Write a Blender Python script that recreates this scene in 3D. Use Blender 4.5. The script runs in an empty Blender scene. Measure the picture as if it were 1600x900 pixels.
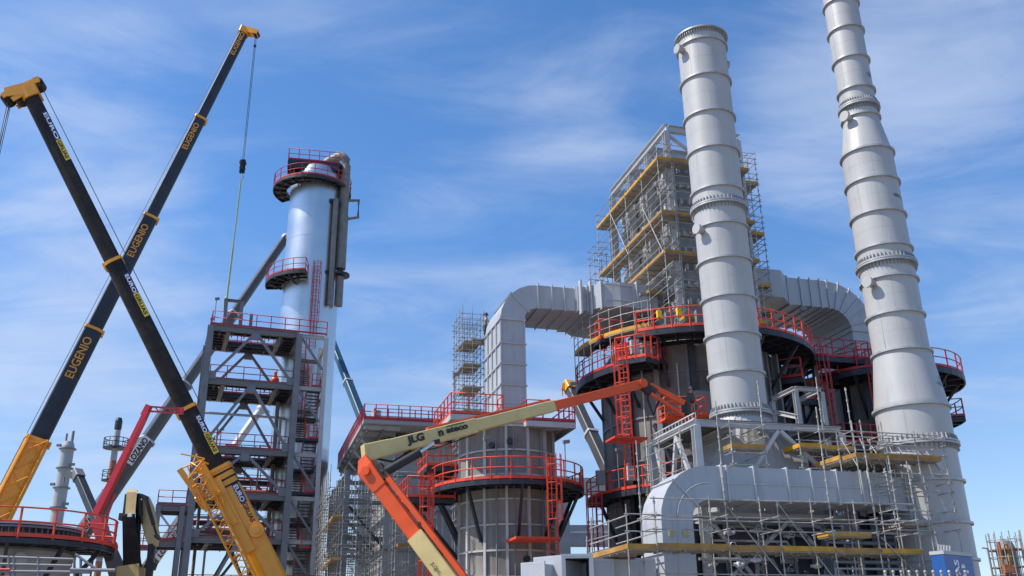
import bpy, math, random
from mathutils import Matrix, Vector
random.seed(11)
R = math.radians
sc = bpy.context.scene
COL = sc.collection

# ------------------------------------------------------------------ camera
PITCH, ROLL, FPX, EYE = R(21.3513), R(0.9062), 1458.12, 1.7
cF = Vector((0, math.cos(PITCH), math.sin(PITCH)))
_u0 = Vector((0, -math.sin(PITCH), math.cos(PITCH)))
_r0 = Vector((1, 0, 0))
cR = _r0*math.cos(ROLL) - _u0*math.sin(ROLL)
cU = _u0*math.cos(ROLL) + _r0*math.sin(ROLL)
cd = bpy.data.cameras.new('camera'); cam = bpy.data.objects.new('camera', cd); COL.objects.link(cam)
cd.sensor_width = 36; cd.lens = FPX/1600*36; cd.clip_start = 0.5; cd.clip_end = 9000
cam.matrix_world = Matrix(((cR.x, cU.x, -cF.x, 0), (cR.y, cU.y, -cF.y, 0), (cR.z, cU.z, -cF.z, EYE), (0, 0, 0, 1)))
sc.camera = cam
sc.render.resolution_x = 1024; sc.render.resolution_y = 576

# survey helpers: turn photo measurements into places in the plant
def ray(px, py): return cF + cR*((px-800)/FPX) - cU*((py-450)/FPX)
def at(px, py, Y):
    d = ray(px, py); d = d*(Y/d.y); return Vector((d.x, d.y, d.z+EYE))
def onz(px, py, z):
    d = ray(px, py); d = d*((z-EYE)/d.z); return Vector((d.x, d.y, z))
def zat(X, Y, py):
    k = (450-py)/FPX; A = Vector((X, Y, 0))
    return (k*A.dot(cF) - A.dot(cU))/(cU.z - k*cF.z) + EYE

# ------------------------------------------------------------------ world, sun, exposure
SUN_EL, SUN_AZ = R(52), R(-101)           # azimuth from +Y, clockwise positive
world = bpy.data.worlds.new('World'); sc.world = world; world.use_nodes = True
def build_world():
    nt = world.node_tree; N = nt.nodes; L = nt.links; N.clear()
    out = N.new('ShaderNodeOutputWorld'); bg = N.new('ShaderNodeBackground')
    sky = N.new('ShaderNodeTexSky'); sky.sky_type = 'NISHITA'; sky.sun_disc = False
    sky.sun_elevation = SUN_EL; sky.sun_rotation = SUN_AZ
    sky.altitude = 0; sky.air_density = 0.9; sky.dust_density = 0.3; sky.ozone_density = 3.0
    bg.inputs['Strength'].default_value = 0.115
    tc = N.new('ShaderNodeTexCoord')
    sep = N.new('ShaderNodeSeparateXYZ'); L.new(tc.outputs['Generated'], sep.inputs[0])
    den = N.new('ShaderNodeMath'); den.operation = 'ADD'; den.inputs[1].default_value = 0.18; L.new(sep.outputs['Z'], den.inputs[0])
    dx = N.new('ShaderNodeMath'); dx.operation = 'DIVIDE'; L.new(sep.outputs['X'], dx.inputs[0]); L.new(den.outputs[0], dx.inputs[1])
    dy = N.new('ShaderNodeMath'); dy.operation = 'DIVIDE'; L.new(sep.outputs['Y'], dy.inputs[0]); L.new(den.outputs[0], dy.inputs[1])
    cmb = N.new('ShaderNodeCombineXYZ'); L.new(dx.outputs[0], cmb.inputs[0]); L.new(dy.outputs[0], cmb.inputs[1])
    def noise(rot, scl, loc, scale, detail, rough, dist):
        mp = N.new('ShaderNodeMapping'); mp.inputs['Rotation'].default_value = (0, 0, R(rot)); mp.inputs['Scale'].default_value = scl
        mp.inputs['Location'].default_value = loc
        L.new(cmb.outputs[0], mp.inputs[0])
        n = N.new('ShaderNodeTexNoise'); n.inputs['Scale'].default_value = scale; n.inputs['Detail'].default_value = detail
        n.inputs['Roughness'].default_value = rough; n.inputs['Distortion'].default_value = dist
        L.new(mp.outputs[0], n.inputs['Vector']); return n.outputs[0]
    def ramp(src, a, b):
        m = N.new('ShaderNodeMapRange'); m.interpolation_type = 'SMOOTHSTEP'
        m.inputs['From Min'].default_value = a; m.inputs['From Max'].default_value = b; L.new(src, m.inputs['Value']); return m.outputs[0]
    def op(o, a, b):
        m = N.new('ShaderNodeMath'); m.operation = o
        for i, x in enumerate((a, b)):
            if isinstance(x, (int, float)): m.inputs[i].default_value = x
            else: L.new(x, m.inputs[i])
        return m.outputs[0]
    # wispy cirrus: fibrous noise whose threshold is lowered where the sky has its banks of cloud
    wisp = noise(*CL_WISP); fine = noise(*CL_FINE); mask = noise(*CL_MASK)
    # banks of cloud where the photograph has them, as directions on the sky
    nrm = N.new('ShaderNodeVectorMath'); nrm.operation = 'NORMALIZE'; L.new(tc.outputs['Generated'], nrm.inputs[0])
    banks = 0.0
    for px, py, spread, amt in CL_BANKS:
        d = ray(px, py).normalized()
        dot = N.new('ShaderNodeVectorMath'); dot.operation = 'DOT_PRODUCT'; L.new(nrm.outputs[0], dot.inputs[0]); dot.inputs[1].default_value = d
        b = op('MULTIPLY', ramp(dot.outputs['Value'], math.cos(R(spread)), 1.0), amt)
        banks = b if banks == 0.0 else op('SUBTRACT', op('ADD', banks, b), op('MULTIPLY', banks, b))
    k = op('ADD', op('ADD', op('MULTIPLY', wisp, 0.55), op('MULTIPLY', fine, 0.45)), op('ADD', op('MULTIPLY', banks, CL_PUSH), op('MULTIPLY', op('SUBTRACT', mask, 0.53), 0.35)))
    a = op('MULTIPLY', ramp(k, CL_LO, CL_HI), 0.66)
    mix = N.new('ShaderNodeMix'); mix.data_type = 'RGBA'; L.new(a, mix.inputs['Factor'])
    hs = N.new('ShaderNodeHueSaturation'); hs.inputs['Saturation'].default_value = SKY_SAT; hs.inputs['Value'].default_value = SKY_VAL
    for sock, lo, hi in (('Saturation', 0.98, SKY_SAT), ('Value', 1.08, SKY_VAL)):   # paler, calmer air towards the horizon
        m = N.new('ShaderNodeMapRange'); m.inputs['From Min'].default_value = 0.02; m.inputs['From Max'].default_value = 0.42
        m.inputs['To Min'].default_value = lo; m.inputs['To Max'].default_value = hi; L.new(sep.outputs['Z'], m.inputs['Value']); L.new(m.outputs[0], hs.inputs[sock])
    tint = N.new('ShaderNodeMix'); tint.data_type = 'RGBA'; tint.blend_type = 'MULTIPLY'; tint.inputs['Factor'].default_value = 1; tint.inputs['B'].default_value = (0.99, 0.98, 1.0, 1)
    L.new(sky.outputs[0], tint.inputs['A']); L.new(tint.outputs['Result'], hs.inputs['Color'])
    L.new(hs.outputs[0], mix.inputs['A']); mix.inputs['B'].default_value = CL_COL
    L.new(mix.outputs['Result'], bg.inputs['Color']); L.new(bg.outputs[0], out.inputs[0])
CL_WISP = (-38, (0.8, 1.6, 1), (0.3, 1.1, 0), 1.2, 12, 0.54, 1.0)
CL_FINE = (-30, (1.0, 2.0, 1), (4.1, 0.2, 0), 2.4, 12, 0.6, 0.8)
CL_MASK = (0, (1, 1, 1), (2.2, 0.7, 0), 1.3, 4, 0.5, 0.5)
CL_PUSH, CL_LO, CL_HI = 0.20, 0.51, 0.88
CL_BANKS = [(1500, 250, 15, 1.0), (1600, 90, 10, 0.7), (1290, 400, 12, 0.7), (900, 480, 13, 1.0), (620, 520, 13, 1.0), (20, 100, 10, 0.55), (40, 430, 13, 0.8), (200, 600, 14, 0.7), (880, 245, 5, 0.4), (1600, 420, 11, 0.5)]
CL_COL = (4.9, 5.7, 7.3, 1)
SKY_SAT, SKY_VAL = 1.2, 1.6
build_world()
sd = bpy.data.lights.new('sun', 'SUN'); so = bpy.data.objects.new('sun', sd); COL.objects.link(so)
sd.energy = 5.0; sd.angle = R(0.53); sd.color = (1.0, 0.935, 0.845)
sdir = Vector((math.sin(SUN_AZ)*math.cos(SUN_EL), math.cos(SUN_AZ)*math.cos(SUN_EL), math.sin(SUN_EL)))
so.rotation_euler = sdir.to_track_quat('Z', 'Y').to_euler(); so.location = (-60, 0, 80)
sc.view_settings.view_transform = 'Standard'; sc.view_settings.look = 'None'; sc.view_settings.gamma = 1
sc.view_settings.exposure = 0.2; sc.view_settings.use_curve_mapping = False

# ------------------------------------------------------------------ materials
def mat(name, col, rough=0.55, metal=0.0, var=0.12, nscale=1.2, dirt=None, dirt_amt=0.5, dirt_lo=0.55, coat=0.0, bump=0.0, streak=True, seam=None, spec=0.5):
    m = bpy.data.materials.new(name); m.use_nodes = True; nt = m.node_tree; N = nt.nodes; L = nt.links
    b = N['Principled BSDF']; tc = N.new('ShaderNodeTexCoord')
    n = N.new('ShaderNodeTexNoise'); n.inputs['Scale'].default_value = nscale; n.inputs['Detail'].default_value = 6; L.new(tc.outputs['Object'], n.inputs['Vector'])
    mix = N.new('ShaderNodeMix'); mix.data_type = 'RGBA'
    mix.inputs['A'].default_value = (*[c*(1-var) for c in col], 1); mix.inputs['B'].default_value = (*[min(1, c*(1+var)) for c in col], 1)
    mr = N.new('ShaderNodeMapRange'); mr.inputs['From Min'].default_value = 0.3; mr.inputs['From Max'].default_value = 0.7
    L.new(n.outputs[0], mr.inputs['Value']); L.new(mr.outputs[0], mix.inputs['Factor'])
    last = mix.outputs['Result']
    if dirt:
        mp = N.new('ShaderNodeMapping'); mp.inputs['Scale'].default_value = (2.2, 2.2, 0.22) if streak else (1, 1, 1); L.new(tc.outputs['Object'], mp.inputs[0])
        n2 = N.new('ShaderNodeTexNoise'); n2.inputs['Scale'].default_value = 1.6; n2.inputs['Detail'].default_value = 8; n2.inputs['Roughness'].default_value = 0.65; L.new(mp.outputs[0], n2.inputs['Vector'])
        r2 = N.new('ShaderNodeMapRange'); r2.inputs['From Min'].default_value = dirt_lo; r2.inputs['From Max'].default_value = dirt_lo+0.22; r2.inputs['To Max'].default_value = dirt_amt
        L.new(n2.outputs[0], r2.inputs['Value'])
        m2 = N.new('ShaderNodeMix'); m2.data_type = 'RGBA'; L.new(r2.outputs[0], m2.inputs['Factor']); L.new(last, m2.inputs['A']); m2.inputs['B'].default_value = (*dirt, 1)
        last = m2.outputs['Result']
    L.new(last, b.inputs['Base Color'])
    b.inputs['Roughness'].default_value = rough; b.inputs['Metallic'].default_value = metal
    b.inputs['Specular IOR Level'].default_value = spec
    if coat: b.inputs['Coat Weight'].default_value = coat; b.inputs['Coat Roughness'].default_value = 0.15
    rr = N.new('ShaderNodeMapRange'); rr.inputs['To Min'].default_value = max(0.03, rough-0.09); rr.inputs['To Max'].default_value = min(1, rough+0.09)
    L.new(n.outputs[0], rr.inputs['Value']); L.new(rr.outputs[0], b.inputs['Roughness'])
    if bump or seam:
        bp = N.new('ShaderNodeBump'); bp.inputs['Strength'].default_value = bump or 0.3; bp.inputs['Distance'].default_value = 0.05
        if seam:
            w = N.new('ShaderNodeTexWave'); w.wave_type = 'BANDS'; w.bands_direction = 'Z'; w.inputs['Scale'].default_value = seam; w.inputs['Distortion'].default_value = 0.3
            pw = N.new('ShaderNodeMath'); pw.operation = 'POWER'; pw.inputs[1].default_value = 14; L.new(w.outputs[1], pw.inputs[0]); L.new(pw.outputs[0], bp.inputs['Height'])
            ad = N.new('ShaderNodeMath'); ad.operation = 'ADD'; L.new(pw.outputs[0], ad.inputs[0])
            n3 = N.new('ShaderNodeTexNoise'); n3.inputs['Scale'].default_value = 0.8; n3.inputs['Detail'].default_value = 3; L.new(tc.outputs['Object'], n3.inputs['Vector'])
            L.new(n3.outputs[0], ad.inputs[1]); L.new(ad.outputs[0], bp.inputs['Height'])
        else: L.new(n.outputs[0], bp.inputs['Height'])
        L.new(bp.outputs[0], b.inputs['Normal'])
    return m
RUST = (0.16, 0.075, 0.035); SOOT = (0.12, 0.11, 0.10)
M = dict(
 stack=mat('grey stack paint', (0.41, 0.41, 0.408), 0.42, 0.0, 0.05, 0.7, (0.29, 0.285, 0.275), 0.5, 0.52),
 stackflange=mat('galvanised flange steel', (0.42, 0.42, 0.42), 0.45, 0.3, 0.15, 3),
 duct=mat('grey duct paint', (0.40, 0.425, 0.455), 0.45, 0, 0.06, 0.8, (0.27, 0.265, 0.26), 0.55, 0.5, bump=0.06),
 ductrib=mat('duct rib paint', (0.43, 0.45, 0.475), 0.45, 0, 0.08, 2),
 steel=mat('grey structural steel paint', (0.19, 0.196, 0.212), 0.5, 0, 0.12, 1.5, RUST, 0.25, 0.62),
 steel_lt=mat('light structural steel paint', (0.45, 0.455, 0.465), 0.5, 0, 0.1, 1.5, RUST, 0.2, 0.64),
 dark=mat('dark navy steel paint', (0.022, 0.025, 0.036), 0.45, 0, 0.3, 2),
 grate=mat('galvanised grating', (0.12, 0.12, 0.125), 0.6, 0.3, 0.25, 5),
 red=mat('crimson railing paint', (0.46, 0.03, 0.035), 0.48, 0, 0.22, 2, (0.40, 0.10, 0.09), 0.5, 0.52, streak=False),
 orange_red=mat('orange red railing paint', (0.72, 0.062, 0.026), 0.48, 0, 0.22, 2, (0.55, 0.14, 0.09), 0.5, 0.52, streak=False),
 primer=mat('weathered primer shell', (0.215, 0.195, 0.175), 0.7, 0, 0.32, 0.7, (0.30, 0.285, 0.26), 0.75, 0.46, bump=0.1),
 primer_dk=mat('dark weathered shell', (0.185, 0.172, 0.16), 0.7, 0, 0.32, 0.7, (0.26, 0.235, 0.205), 0.6, 0.5, bump=0.1),
 rib=mat('pale shell stiffener', (0.48, 0.47, 0.45), 0.55, 0, 0.12, 2, RUST, 0.25, 0.62),
 galv=mat('galvanised scaffold tube', (0.36, 0.35, 0.325), 0.55, 0.3, 0.35, 2.5, (0.16, 0.12, 0.09), 0.5, 0.56, streak=False),
 plank=mat('yellow toe board', (0.58, 0.29, 0.010), 0.5, 0, 0.22, 2, (0.30, 0.16, 0.03), 0.6, 0.5, streak=False),
 plank_old=mat('weathered toe board', (0.42, 0.22, 0.04), 0.65, 0, 0.3, 1.5, (0.22, 0.14, 0.07), 0.7, 0.46, streak=False),
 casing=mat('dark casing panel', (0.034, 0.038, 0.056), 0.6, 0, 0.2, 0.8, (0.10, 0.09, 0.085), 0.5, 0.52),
 deckb=mat('scaffold deck board', (0.30, 0.26, 0.21), 0.7, 0.1, 0.25, 3),
 alu=mat('aluminium cladding', (0.66, 0.655, 0.645), 0.33, 0.95, 0.06, 0.5, (0.56, 0.57, 0.59), 0.4, 0.52, bump=0.03),
 pipe=mat('dull pipe insulation', (0.21, 0.20, 0.185), 0.6, 0.1, 0.2, 2),
 cyel=mat('crane yellow paint', (0.86, 0.35, 0.010), 0.32, 0, 0.1, 1.5, (0.30, 0.13, 0.02), 0.45, 0.6, coat=0.3),
 cblack=mat('black boom paint', (0.016, 0.0135, 0.0125), 0.5, 0, 0.35, 1.2, (0.055, 0.036, 0.026), 0.7, 0.48, streak=False, spec=0.22),
 cslate=mat('slate boom paint', (0.036, 0.044, 0.058), 0.5, 0, 0.2, 1.2, spec=0.3),
 cgrey=mat('grey boom paint', (0.075, 0.072, 0.072), 0.4, 0, 0.2, 1.2, coat=0.15),
 rope=mat('steel rope', (0.10, 0.10, 0.10), 0.5, 0.5, 0.2, 5),
 sling=mat('pale green sling', (0.42, 0.52, 0.30), 0.8, 0, 0.1, 5),
 cream=mat('cream lift paint', (0.64, 0.49, 0.20), 0.4, 0, 0.1, 1.5, (0.35, 0.27, 0.14), 0.5, 0.56, coat=0.2),
 orange=mat('orange lift paint', (0.74, 0.085, 0.008), 0.36, 0, 0.1, 1.5, (0.35, 0.06, 0.02), 0.5, 0.6),
 lred=mat('red lift paint', (0.55, 0.02, 0.03), 0.36, 0, 0.1, 1.5, coat=0.2),
 black=mat('black rubber and hose', (0.018, 0.018, 0.02), 0.55, 0, 0.3, 3),
 chrome=mat('bright piston rod', (0.75, 0.75, 0.75), 0.2, 1.0, 0.05, 3),
 tan=mat('tan excavator paint', (0.55, 0.40, 0.17), 0.42, 0, 0.12, 1.5, (0.22, 0.16, 0.08), 0.6, 0.55, coat=0.1),
 conc=mat('pale concrete', (0.42, 0.41, 0.40), 0.8, 0, 0.12, 0.8, (0.28, 0.27, 0.26), 0.5, 0.55),
  panel_dk=mat('grey casing sheet', (0.24, 0.245, 0.255), 0.6, 0, 0.18, 0.9, (0.15, 0.15, 0.15), 0.5, 0.52),
 panel=mat('pale grey wall panel', (0.36, 0.365, 0.37), 0.6, 0, 0.1, 0.8, (0.24, 0.24, 0.24), 0.5, 0.55),
 white=mat('white paint', (0.78, 0.78, 0.77), 0.5, 0, 0.05, 2),
 blue=mat('blue sign panel', (0.015, 0.09, 0.32), 0.4, 0, 0.08, 2),
 bluesteel=mat('dark blue boom paint', (0.03, 0.085, 0.14), 0.4, 0, 0.1, 2),
 txt_or=mat('orange lettering', (0.80, 0.36, 0.05), 0.5, 0, 0.05, 4),
 txt_yel=mat('yellow lettering panel', (0.82, 0.58, 0.03), 0.5, 0, 0.05, 4),
 txt_wh=mat('white lettering', (0.85, 0.85, 0.85), 0.5, 0, 0.03, 4),
 txt_bk=mat('black lettering', (0.015, 0.015, 0.018), 0.5, 0, 0.1, 4),
 txt_bl=mat('blue lettering panel', (0.015, 0.03, 0.16), 0.5, 0, 0.1, 4),
 txt_gr=mat('green lettering panel', (0.05, 0.22, 0.10), 0.5, 0, 0.1, 4),
 lime=mat('pale lime insulation', (0.40, 0.42, 0.16), 0.7, 0, 0.2, 6),
 glass=mat('dark window glass', (0.02, 0.022, 0.028), 0.12, 0, 0.2, 1),
 opening=mat('painted duct interior shade', (0.012, 0.012, 0.013), 0.8, 0, 0.2, 1),  # black colour stands in for the shade inside an open duct
 orangepipe=mat('rusty pipe', (0.30, 0.11, 0.05), 0.6, 0, 0.25, 2),
 ground=mat('gravel ground', (0.24, 0.215, 0.185), 0.9, 0, 0.25, 0.8, (0.14, 0.13, 0.12), 0.6, 0.5, streak=False, bump=0.3),
)

# ------------------------------------------------------------------ mesh builder
class MB:
    def __init__(s, fr=None): s.v = []; s.f = []; s.sm = []; s.fr = fr
    def add(s, vs, fs, smooth=False):
        k = len(s.v)
        if s.fr is not None: vs = [s.fr @ Vector(v) for v in vs]
        s.v.extend([tuple(v) for v in vs]); s.f.extend([tuple(i+k for i in f) for f in fs]); s.sm.extend([smooth]*len(fs)); return s
    def box(s, a, b):
        x0, y0, z0 = a; x1, y1, z1 = b
        return s.add([(x0,y0,z0),(x1,y0,z0),(x1,y1,z0),(x0,y1,z0),(x0,y0,z1),(x1,y0,z1),(x1,y1,z1),(x0,y1,z1)],
                     [(3,2,1,0),(4,5,6,7),(0,1,5,4),(1,2,6,5),(2,3,7,6),(3,0,4,7)])
    @staticmethod
    def axes(p, q, up=None):
        d = (q-p).normalized(); up = Vector(up) if up is not None else Vector((0,0,1))
        if abs(d.dot(up)) > 0.985: up = Vector((0,1,0)) if abs(d.y) < 0.9 else Vector((1,0,0))
        sd = d.cross(up).normalized(); return d, sd, sd.cross(d)
    def bar(s, p, q, w, h, up=None, w2=None, h2=None, off=(0,0)):
        p = Vector(p); q = Vector(q); d, sd, u = s.axes(p, q, up); o = sd*off[0]+u*off[1]; w2 = w2 or w; h2 = h2 or h
        vs = [c+o+sd*(a*ww/2)+u*(b*hh/2) for c, ww, hh in ((p,w,h),(q,w2,h2)) for a, b in ((-1,-1),(1,-1),(1,1),(-1,1))]
        return s.add(vs, [(3,2,1,0),(4,5,6,7),(0,1,5,4),(1,2,6,5),(2,3,7,6),(3,0,4,7)])
    def ibeam(s, p, q, w, h, t=0.03, up=None):
        s.bar(p, q, t, h-2*t, up); s.bar(p, q, w, t, up, off=(0, h/2-t/2)); s.bar(p, q, w, t, up, off=(0, -h/2+t/2)); return s
    def tube(s, p, q, r, n=6, r2=None, caps=True):
        p = Vector(p); q = Vector(q); d, sd, u = s.axes(p, q); r2 = r if r2 is None else r2
        vs = []
        for c, rr in ((p, r), (q, r2)):
            for i in range(n):
                a = 2*math.pi*i/n; vs.append(c+sd*(rr*math.cos(a))+u*(rr*math.sin(a)))
        s.add(vs, [(i, (i+1) % n, n+(i+1) % n, n+i) for i in range(n)], True)
        if caps: s.add(vs, [tuple(range(n-1, -1, -1)), tuple(range(n, 2*n))])
        return s
    def path(s, pts, r, n=6, closed=False):
        pts = [Vector(p) for p in pts]; m = len(pts); rings = []; up = None; vs = []
        for i, p in enumerate(pts):
            a = pts[i-1] if (i or closed) else p; b = pts[(i+1) % m] if (i < m-1 or closed) else p
            d, sd, u = s.axes(a, b)
            for k in range(n):
                t = 2*math.pi*k/n; vs.append(p+sd*(r*math.cos(t))+u*(r*math.sin(t)))
        fs = []
        for i in range(m if closed else m-1):
            j = (i+1) % m
            fs += [(i*n+k, i*n+(k+1) % n, j*n+(k+1) % n, j*n+k) for k in range(n)]
        s.add(vs, fs, True)
        if not closed: s.add(vs, [tuple(range(n-1, -1, -1)), tuple(range((m-1)*n, m*n))])
        return s
    def lathe(s, prof, n=48, c=(0,0), a0=0, a1=360, smooth_prof=False):
        full = abs(a1-a0) >= 359.9; m = n if full else n+1
        ang = [R(a0+(a1-a0)*i/n) for i in range(m)]
        segs = [prof] if smooth_prof else [prof[i:i+2] for i in range(len(prof)-1)]
        for sg in segs:
            vs = [(c[0]+r*math.cos(a), c[1]+r*math.sin(a), z) for r, z in sg for a in ang]
            fs = []
            for j in range(len(sg)-1):
                for i in range(n):
                    k = (i+1) % m if full else i+1
                    fs.append((j*m+i, j*m+k, (j+1)*m+k, (j+1)*m+i))
            s.add(vs, fs, True)
        return s
    def prism(s, poly, z0, z1):
        n = len(poly); vs = [(x, y, z0) for x, y in poly]+[(x, y, z1) for x, y in poly]
        return s.add(vs, [tuple(range(n-1,-1,-1)), tuple(range(n, 2*n))]+[(i, (i+1) % n, n+(i+1) % n, n+i) for i in range(n)])
    def loft(s, secs, caps=True, smooth=False):
        n = len(secs[0]); vs = [v for sec in secs for v in sec]; fs = []
        for j in range(len(secs)-1): fs += [(j*n+i, j*n+(i+1) % n, (j+1)*n+(i+1) % n, (j+1)*n+i) for i in range(n)]
        s.add(vs, fs, smooth)
        if caps: s.add(vs, [tuple(range(n-1,-1,-1)), tuple(range((len(secs)-1)*n, len(secs)*n))])
        return s
    def ball(s, c, r, n=10):
        c = Vector(c); prof = [(r*math.sin(math.pi*i/6)+1e-4, -r*math.cos(math.pi*i/6)) for i in range(7)]
        vs = [(c.x+pr*math.cos(2*math.pi*k/n), c.y+pr*math.sin(2*math.pi*k/n), c.z+pz) for pr, pz in prof for k in range(n)]
        return s.add(vs, [(j*n+k, j*n+(k+1) % n, (j+1)*n+(k+1) % n, (j+1)*n+k) for j in range(6) for k in range(n)], True)
    def build(s, name, m, parent=None, label=None):
        me = bpy.data.meshes.new(name)
        vs = s.v
        if parent is not None:
            inv = INV[root_of(parent).name]; vs = [tuple(inv @ Vector(v)) for v in vs]
        me.from_pydata(vs, [], s.f); me.polygons.foreach_set('use_smooth', s.sm); me.materials.append(M[m]); me.update()
        o = bpy.data.objects.new(name, me); COL.objects.link(o)
        if parent is not None: o.parent = parent
        if label: o['label'] = label
        return o
INV = {}
def root_of(o):
    while o.parent is not None: o = o.parent
    return o
def thing(name, label, cat, loc=(0,0,0), rz=0.0, group=None):
    o = bpy.data.objects.new(name, None); COL.objects.link(o); o.empty_display_size = 0.5
    o.location = loc; o.rotation_euler = (0, 0, rz); o['label'] = label; o['category'] = cat
    if group: o['group'] = group
    INV[o.name] = (Matrix.Translation(loc) @ Matrix.Rotation(rz, 4, 'Z')).inverted()
    return o
def frame(loc, rz): return Matrix.Translation(loc) @ Matrix.Rotation(rz, 4, 'Z')
def text(s, size, org, xd, yd, m, parent, name='lettering', stretch=1.0, bold=0.0, depth=0.012, center=False):
    cu = bpy.data.curves.new('t', 'FONT'); cu.body = s; cu.size = size; cu.extrude = depth; cu.offset = bold; cu.resolution_u = 3
    if center: cu.align_x = 'CENTER'
    ob = bpy.data.objects.new('t', cu); COL.objects.link(ob); dg = bpy.context.evaluated_depsgraph_get(); dg.update()
    me = bpy.data.meshes.new_from_object(ob.evaluated_get(dg)); bpy.data.objects.remove(ob); bpy.data.curves.remove(cu)
    xd = Vector(xd).normalized(); yd = Vector(yd).normalized(); zd = xd.cross(yd); org = Vector(org); inv = INV[root_of(parent).name]
    for v in me.vertices: v.co = inv @ (org + xd*(v.co.x*stretch) + yd*v.co.y + zd*v.co.z)
    me.materials.clear(); me.materials.append(M[m]); me.name = name
    o = bpy.data.objects.new(name, me); COL.objects.link(o); o.parent = parent; return o

# ------------------------------------------------------------------ reusable builders
def resample(pts, sp):
    # evenly spaced along gentle curves, always a post at a sharp corner
    cuts = [0]
    for i in range(1, len(pts)-1):
        if (pts[i]-pts[i-1]).angle(pts[i+1]-pts[i], 0) > 0.5: cuts.append(i)
    cuts.append(len(pts)-1); out = []
    for c0, c1 in zip(cuts[:-1], cuts[1:]):
        seg = pts[c0:c1+1]; ln = [(b-a).length for a, b in zip(seg[:-1], seg[1:])]; T = sum(ln); n = max(1, round(T/sp))
        for k in range(n):
            t = T*k/n; i = 0
            while i < len(ln)-1 and t > ln[i]: t -= ln[i]; i += 1
            out.append(seg[i].lerp(seg[i+1], t/max(ln[i], 1e-6)))
    out.append(pts[-1]); return out
def railing(parent, pts, m, h=1.1, sp=1.15, r=0.034, name='railing', toe=0.15, fr=None):
    pts = [Vector(p) for p in pts]; b = MB(fr)
    for p in resample(pts, sp): b.bar(p-Vector((0,0,0.12)), p+Vector((0,0,h)), 0.065, 0.065)
    for f in (1.0, 0.52): b.path([p+Vector((0,0,h*f)) for p in pts], r, 6)
    if toe:
        for a, c in zip(pts[:-1], pts[1:]): b.bar(a+Vector((0,0,toe/2)), c+Vector((0,0,toe/2)), 0.02, toe)
    return b.build(name, m, parent)
def platform(th, outer, inner, z, fr, rail='red', beam='dark', deck='grate', rail_out=True, rail_in=False, ends=(True, True), brace=(), drop=2.4, depth=0.24, toe=0.15, h=1.1, sp=1.15, fascia=None, rr=0.034):
    o = [Vector((p[0], p[1], z)) for p in outer]; i = [Vector((p[0], p[1], z)) for p in inner]; n = len(o)
    b = MB(fr)
    vs = [p for p in o]+[p for p in i]; vs2 = [p-Vector((0,0,0.04)) for p in vs]
    for k in range(n-1):
        b.add([o[k], o[k+1], i[k+1], i[k], o[k]-Vector((0,0,.04)), o[k+1]-Vector((0,0,.04)), i[k+1]-Vector((0,0,.04)), i[k]-Vector((0,0,.04))], [(0,1,2,3),(7,6,5,4)])
    dk = b.build('platform_deck', deck, th)
    b = MB(fr); dz = Vector((0,0,-0.045-depth/2))
    for k in range(n-1):
        b.bar(o[k]+dz, o[k+1]+dz, 0.08, depth); b.bar(i[k]+dz, i[k+1]+dz, 0.07, depth*0.8)
        m0 = o[k]*0.5+i[k]*0.5+dz; m1 = o[k+1]*0.5+i[k+1]*0.5+dz; b.bar(m0, m1, 0.05, depth*0.7)
    seen = None
    for k in range(n):
        if seen is None or (o[k]-seen).length > 0.9 or k == n-1: b.bar(o[k]+dz, i[k]+dz, 0.09, depth*0.9); seen = o[k]
    b.build('support_beams', beam, dk)
    if rail_out:
        pts = list(o)
        if ends[0] and (i[0]-o[0]).length > 0.2: pts = [i[0]]+pts
        if ends[1] and (i[-1]-o[-1]).length > 0.2: pts = pts+[i[-1]]
        railing(dk, pts, rail, h, sp, rr, toe=toe, fr=fr)
    if rail_in: railing(dk, i, rail, h, sp, rr, toe=toe, fr=fr)
    if brace:
        for k in brace:
            q = o[k]*0.88+i[k]*0.12+dz; e = i[k]+Vector((0,0,-drop))
            MB(fr).bar(q, e, 0.13, 0.16).build('diagonal_brace', beam, dk)
    return dk
def arc(c, r, a0, a1, n): return [(c[0]+r*math.cos(R(a0+(a1-a0)*k/n)), c[1]+r*math.sin(R(a0+(a1-a0)*k/n))) for k in range(n+1)]
def ring_platform(th, c, r0, r1, a0, a1, z, fr, n=24, **kw): return platform(th, arc(c, r1, a0, a1, n), arc(c, r0, a0, a1, n), z, fr, **kw)
def ladder(th, p, z0, z1, face, fr, m='orange_red', cage=True, w=0.48):
    """caged ladder at plan point p, climbing side turned to angle face (degrees)"""
    f = Vector((math.cos(R(face)), math.sin(R(face)), 0)); s = Vector((-f.y, f.x, 0)); c = Vector((p[0], p[1], 0)); b = MB(fr)
    for k in (-1, 1): b.bar(c+s*(k*w/2)+Vector((0,0,z0)), c+s*(k*w/2)+Vector((0,0,z1)), 0.07, 0.05)
    z = z0+0.2
    while z < z1: b.tube(c-s*(w/2)+Vector((0,0,z)), c+s*(w/2)+Vector((0,0,z)), 0.018, 5); z += 0.3
    ld = b.build('ladder', m, th)
    if cage:
        b = MB(fr); z = z0+2.2; rad = 0.38
        hp = [c+s*(w/2*1.05)]+[c+f*(0.38+rad*math.cos(R(t)))+s*(rad*math.sin(R(t))) for t in (75, 40, 0, -40, -75)]+[c-s*(w/2*1.05)]
        while z < z1-0.1: b.path([q+Vector((0,0,z)) for q in hp], 0.022, 4); z += 0.9
        for q in hp[1:-1]: b.bar(q+Vector((0,0,z0+2.2)), q+Vector((0,0,z1-0.05)), 0.045, 0.02)
        b.build('ladder_cage', m, ld)
    return ld
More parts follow.
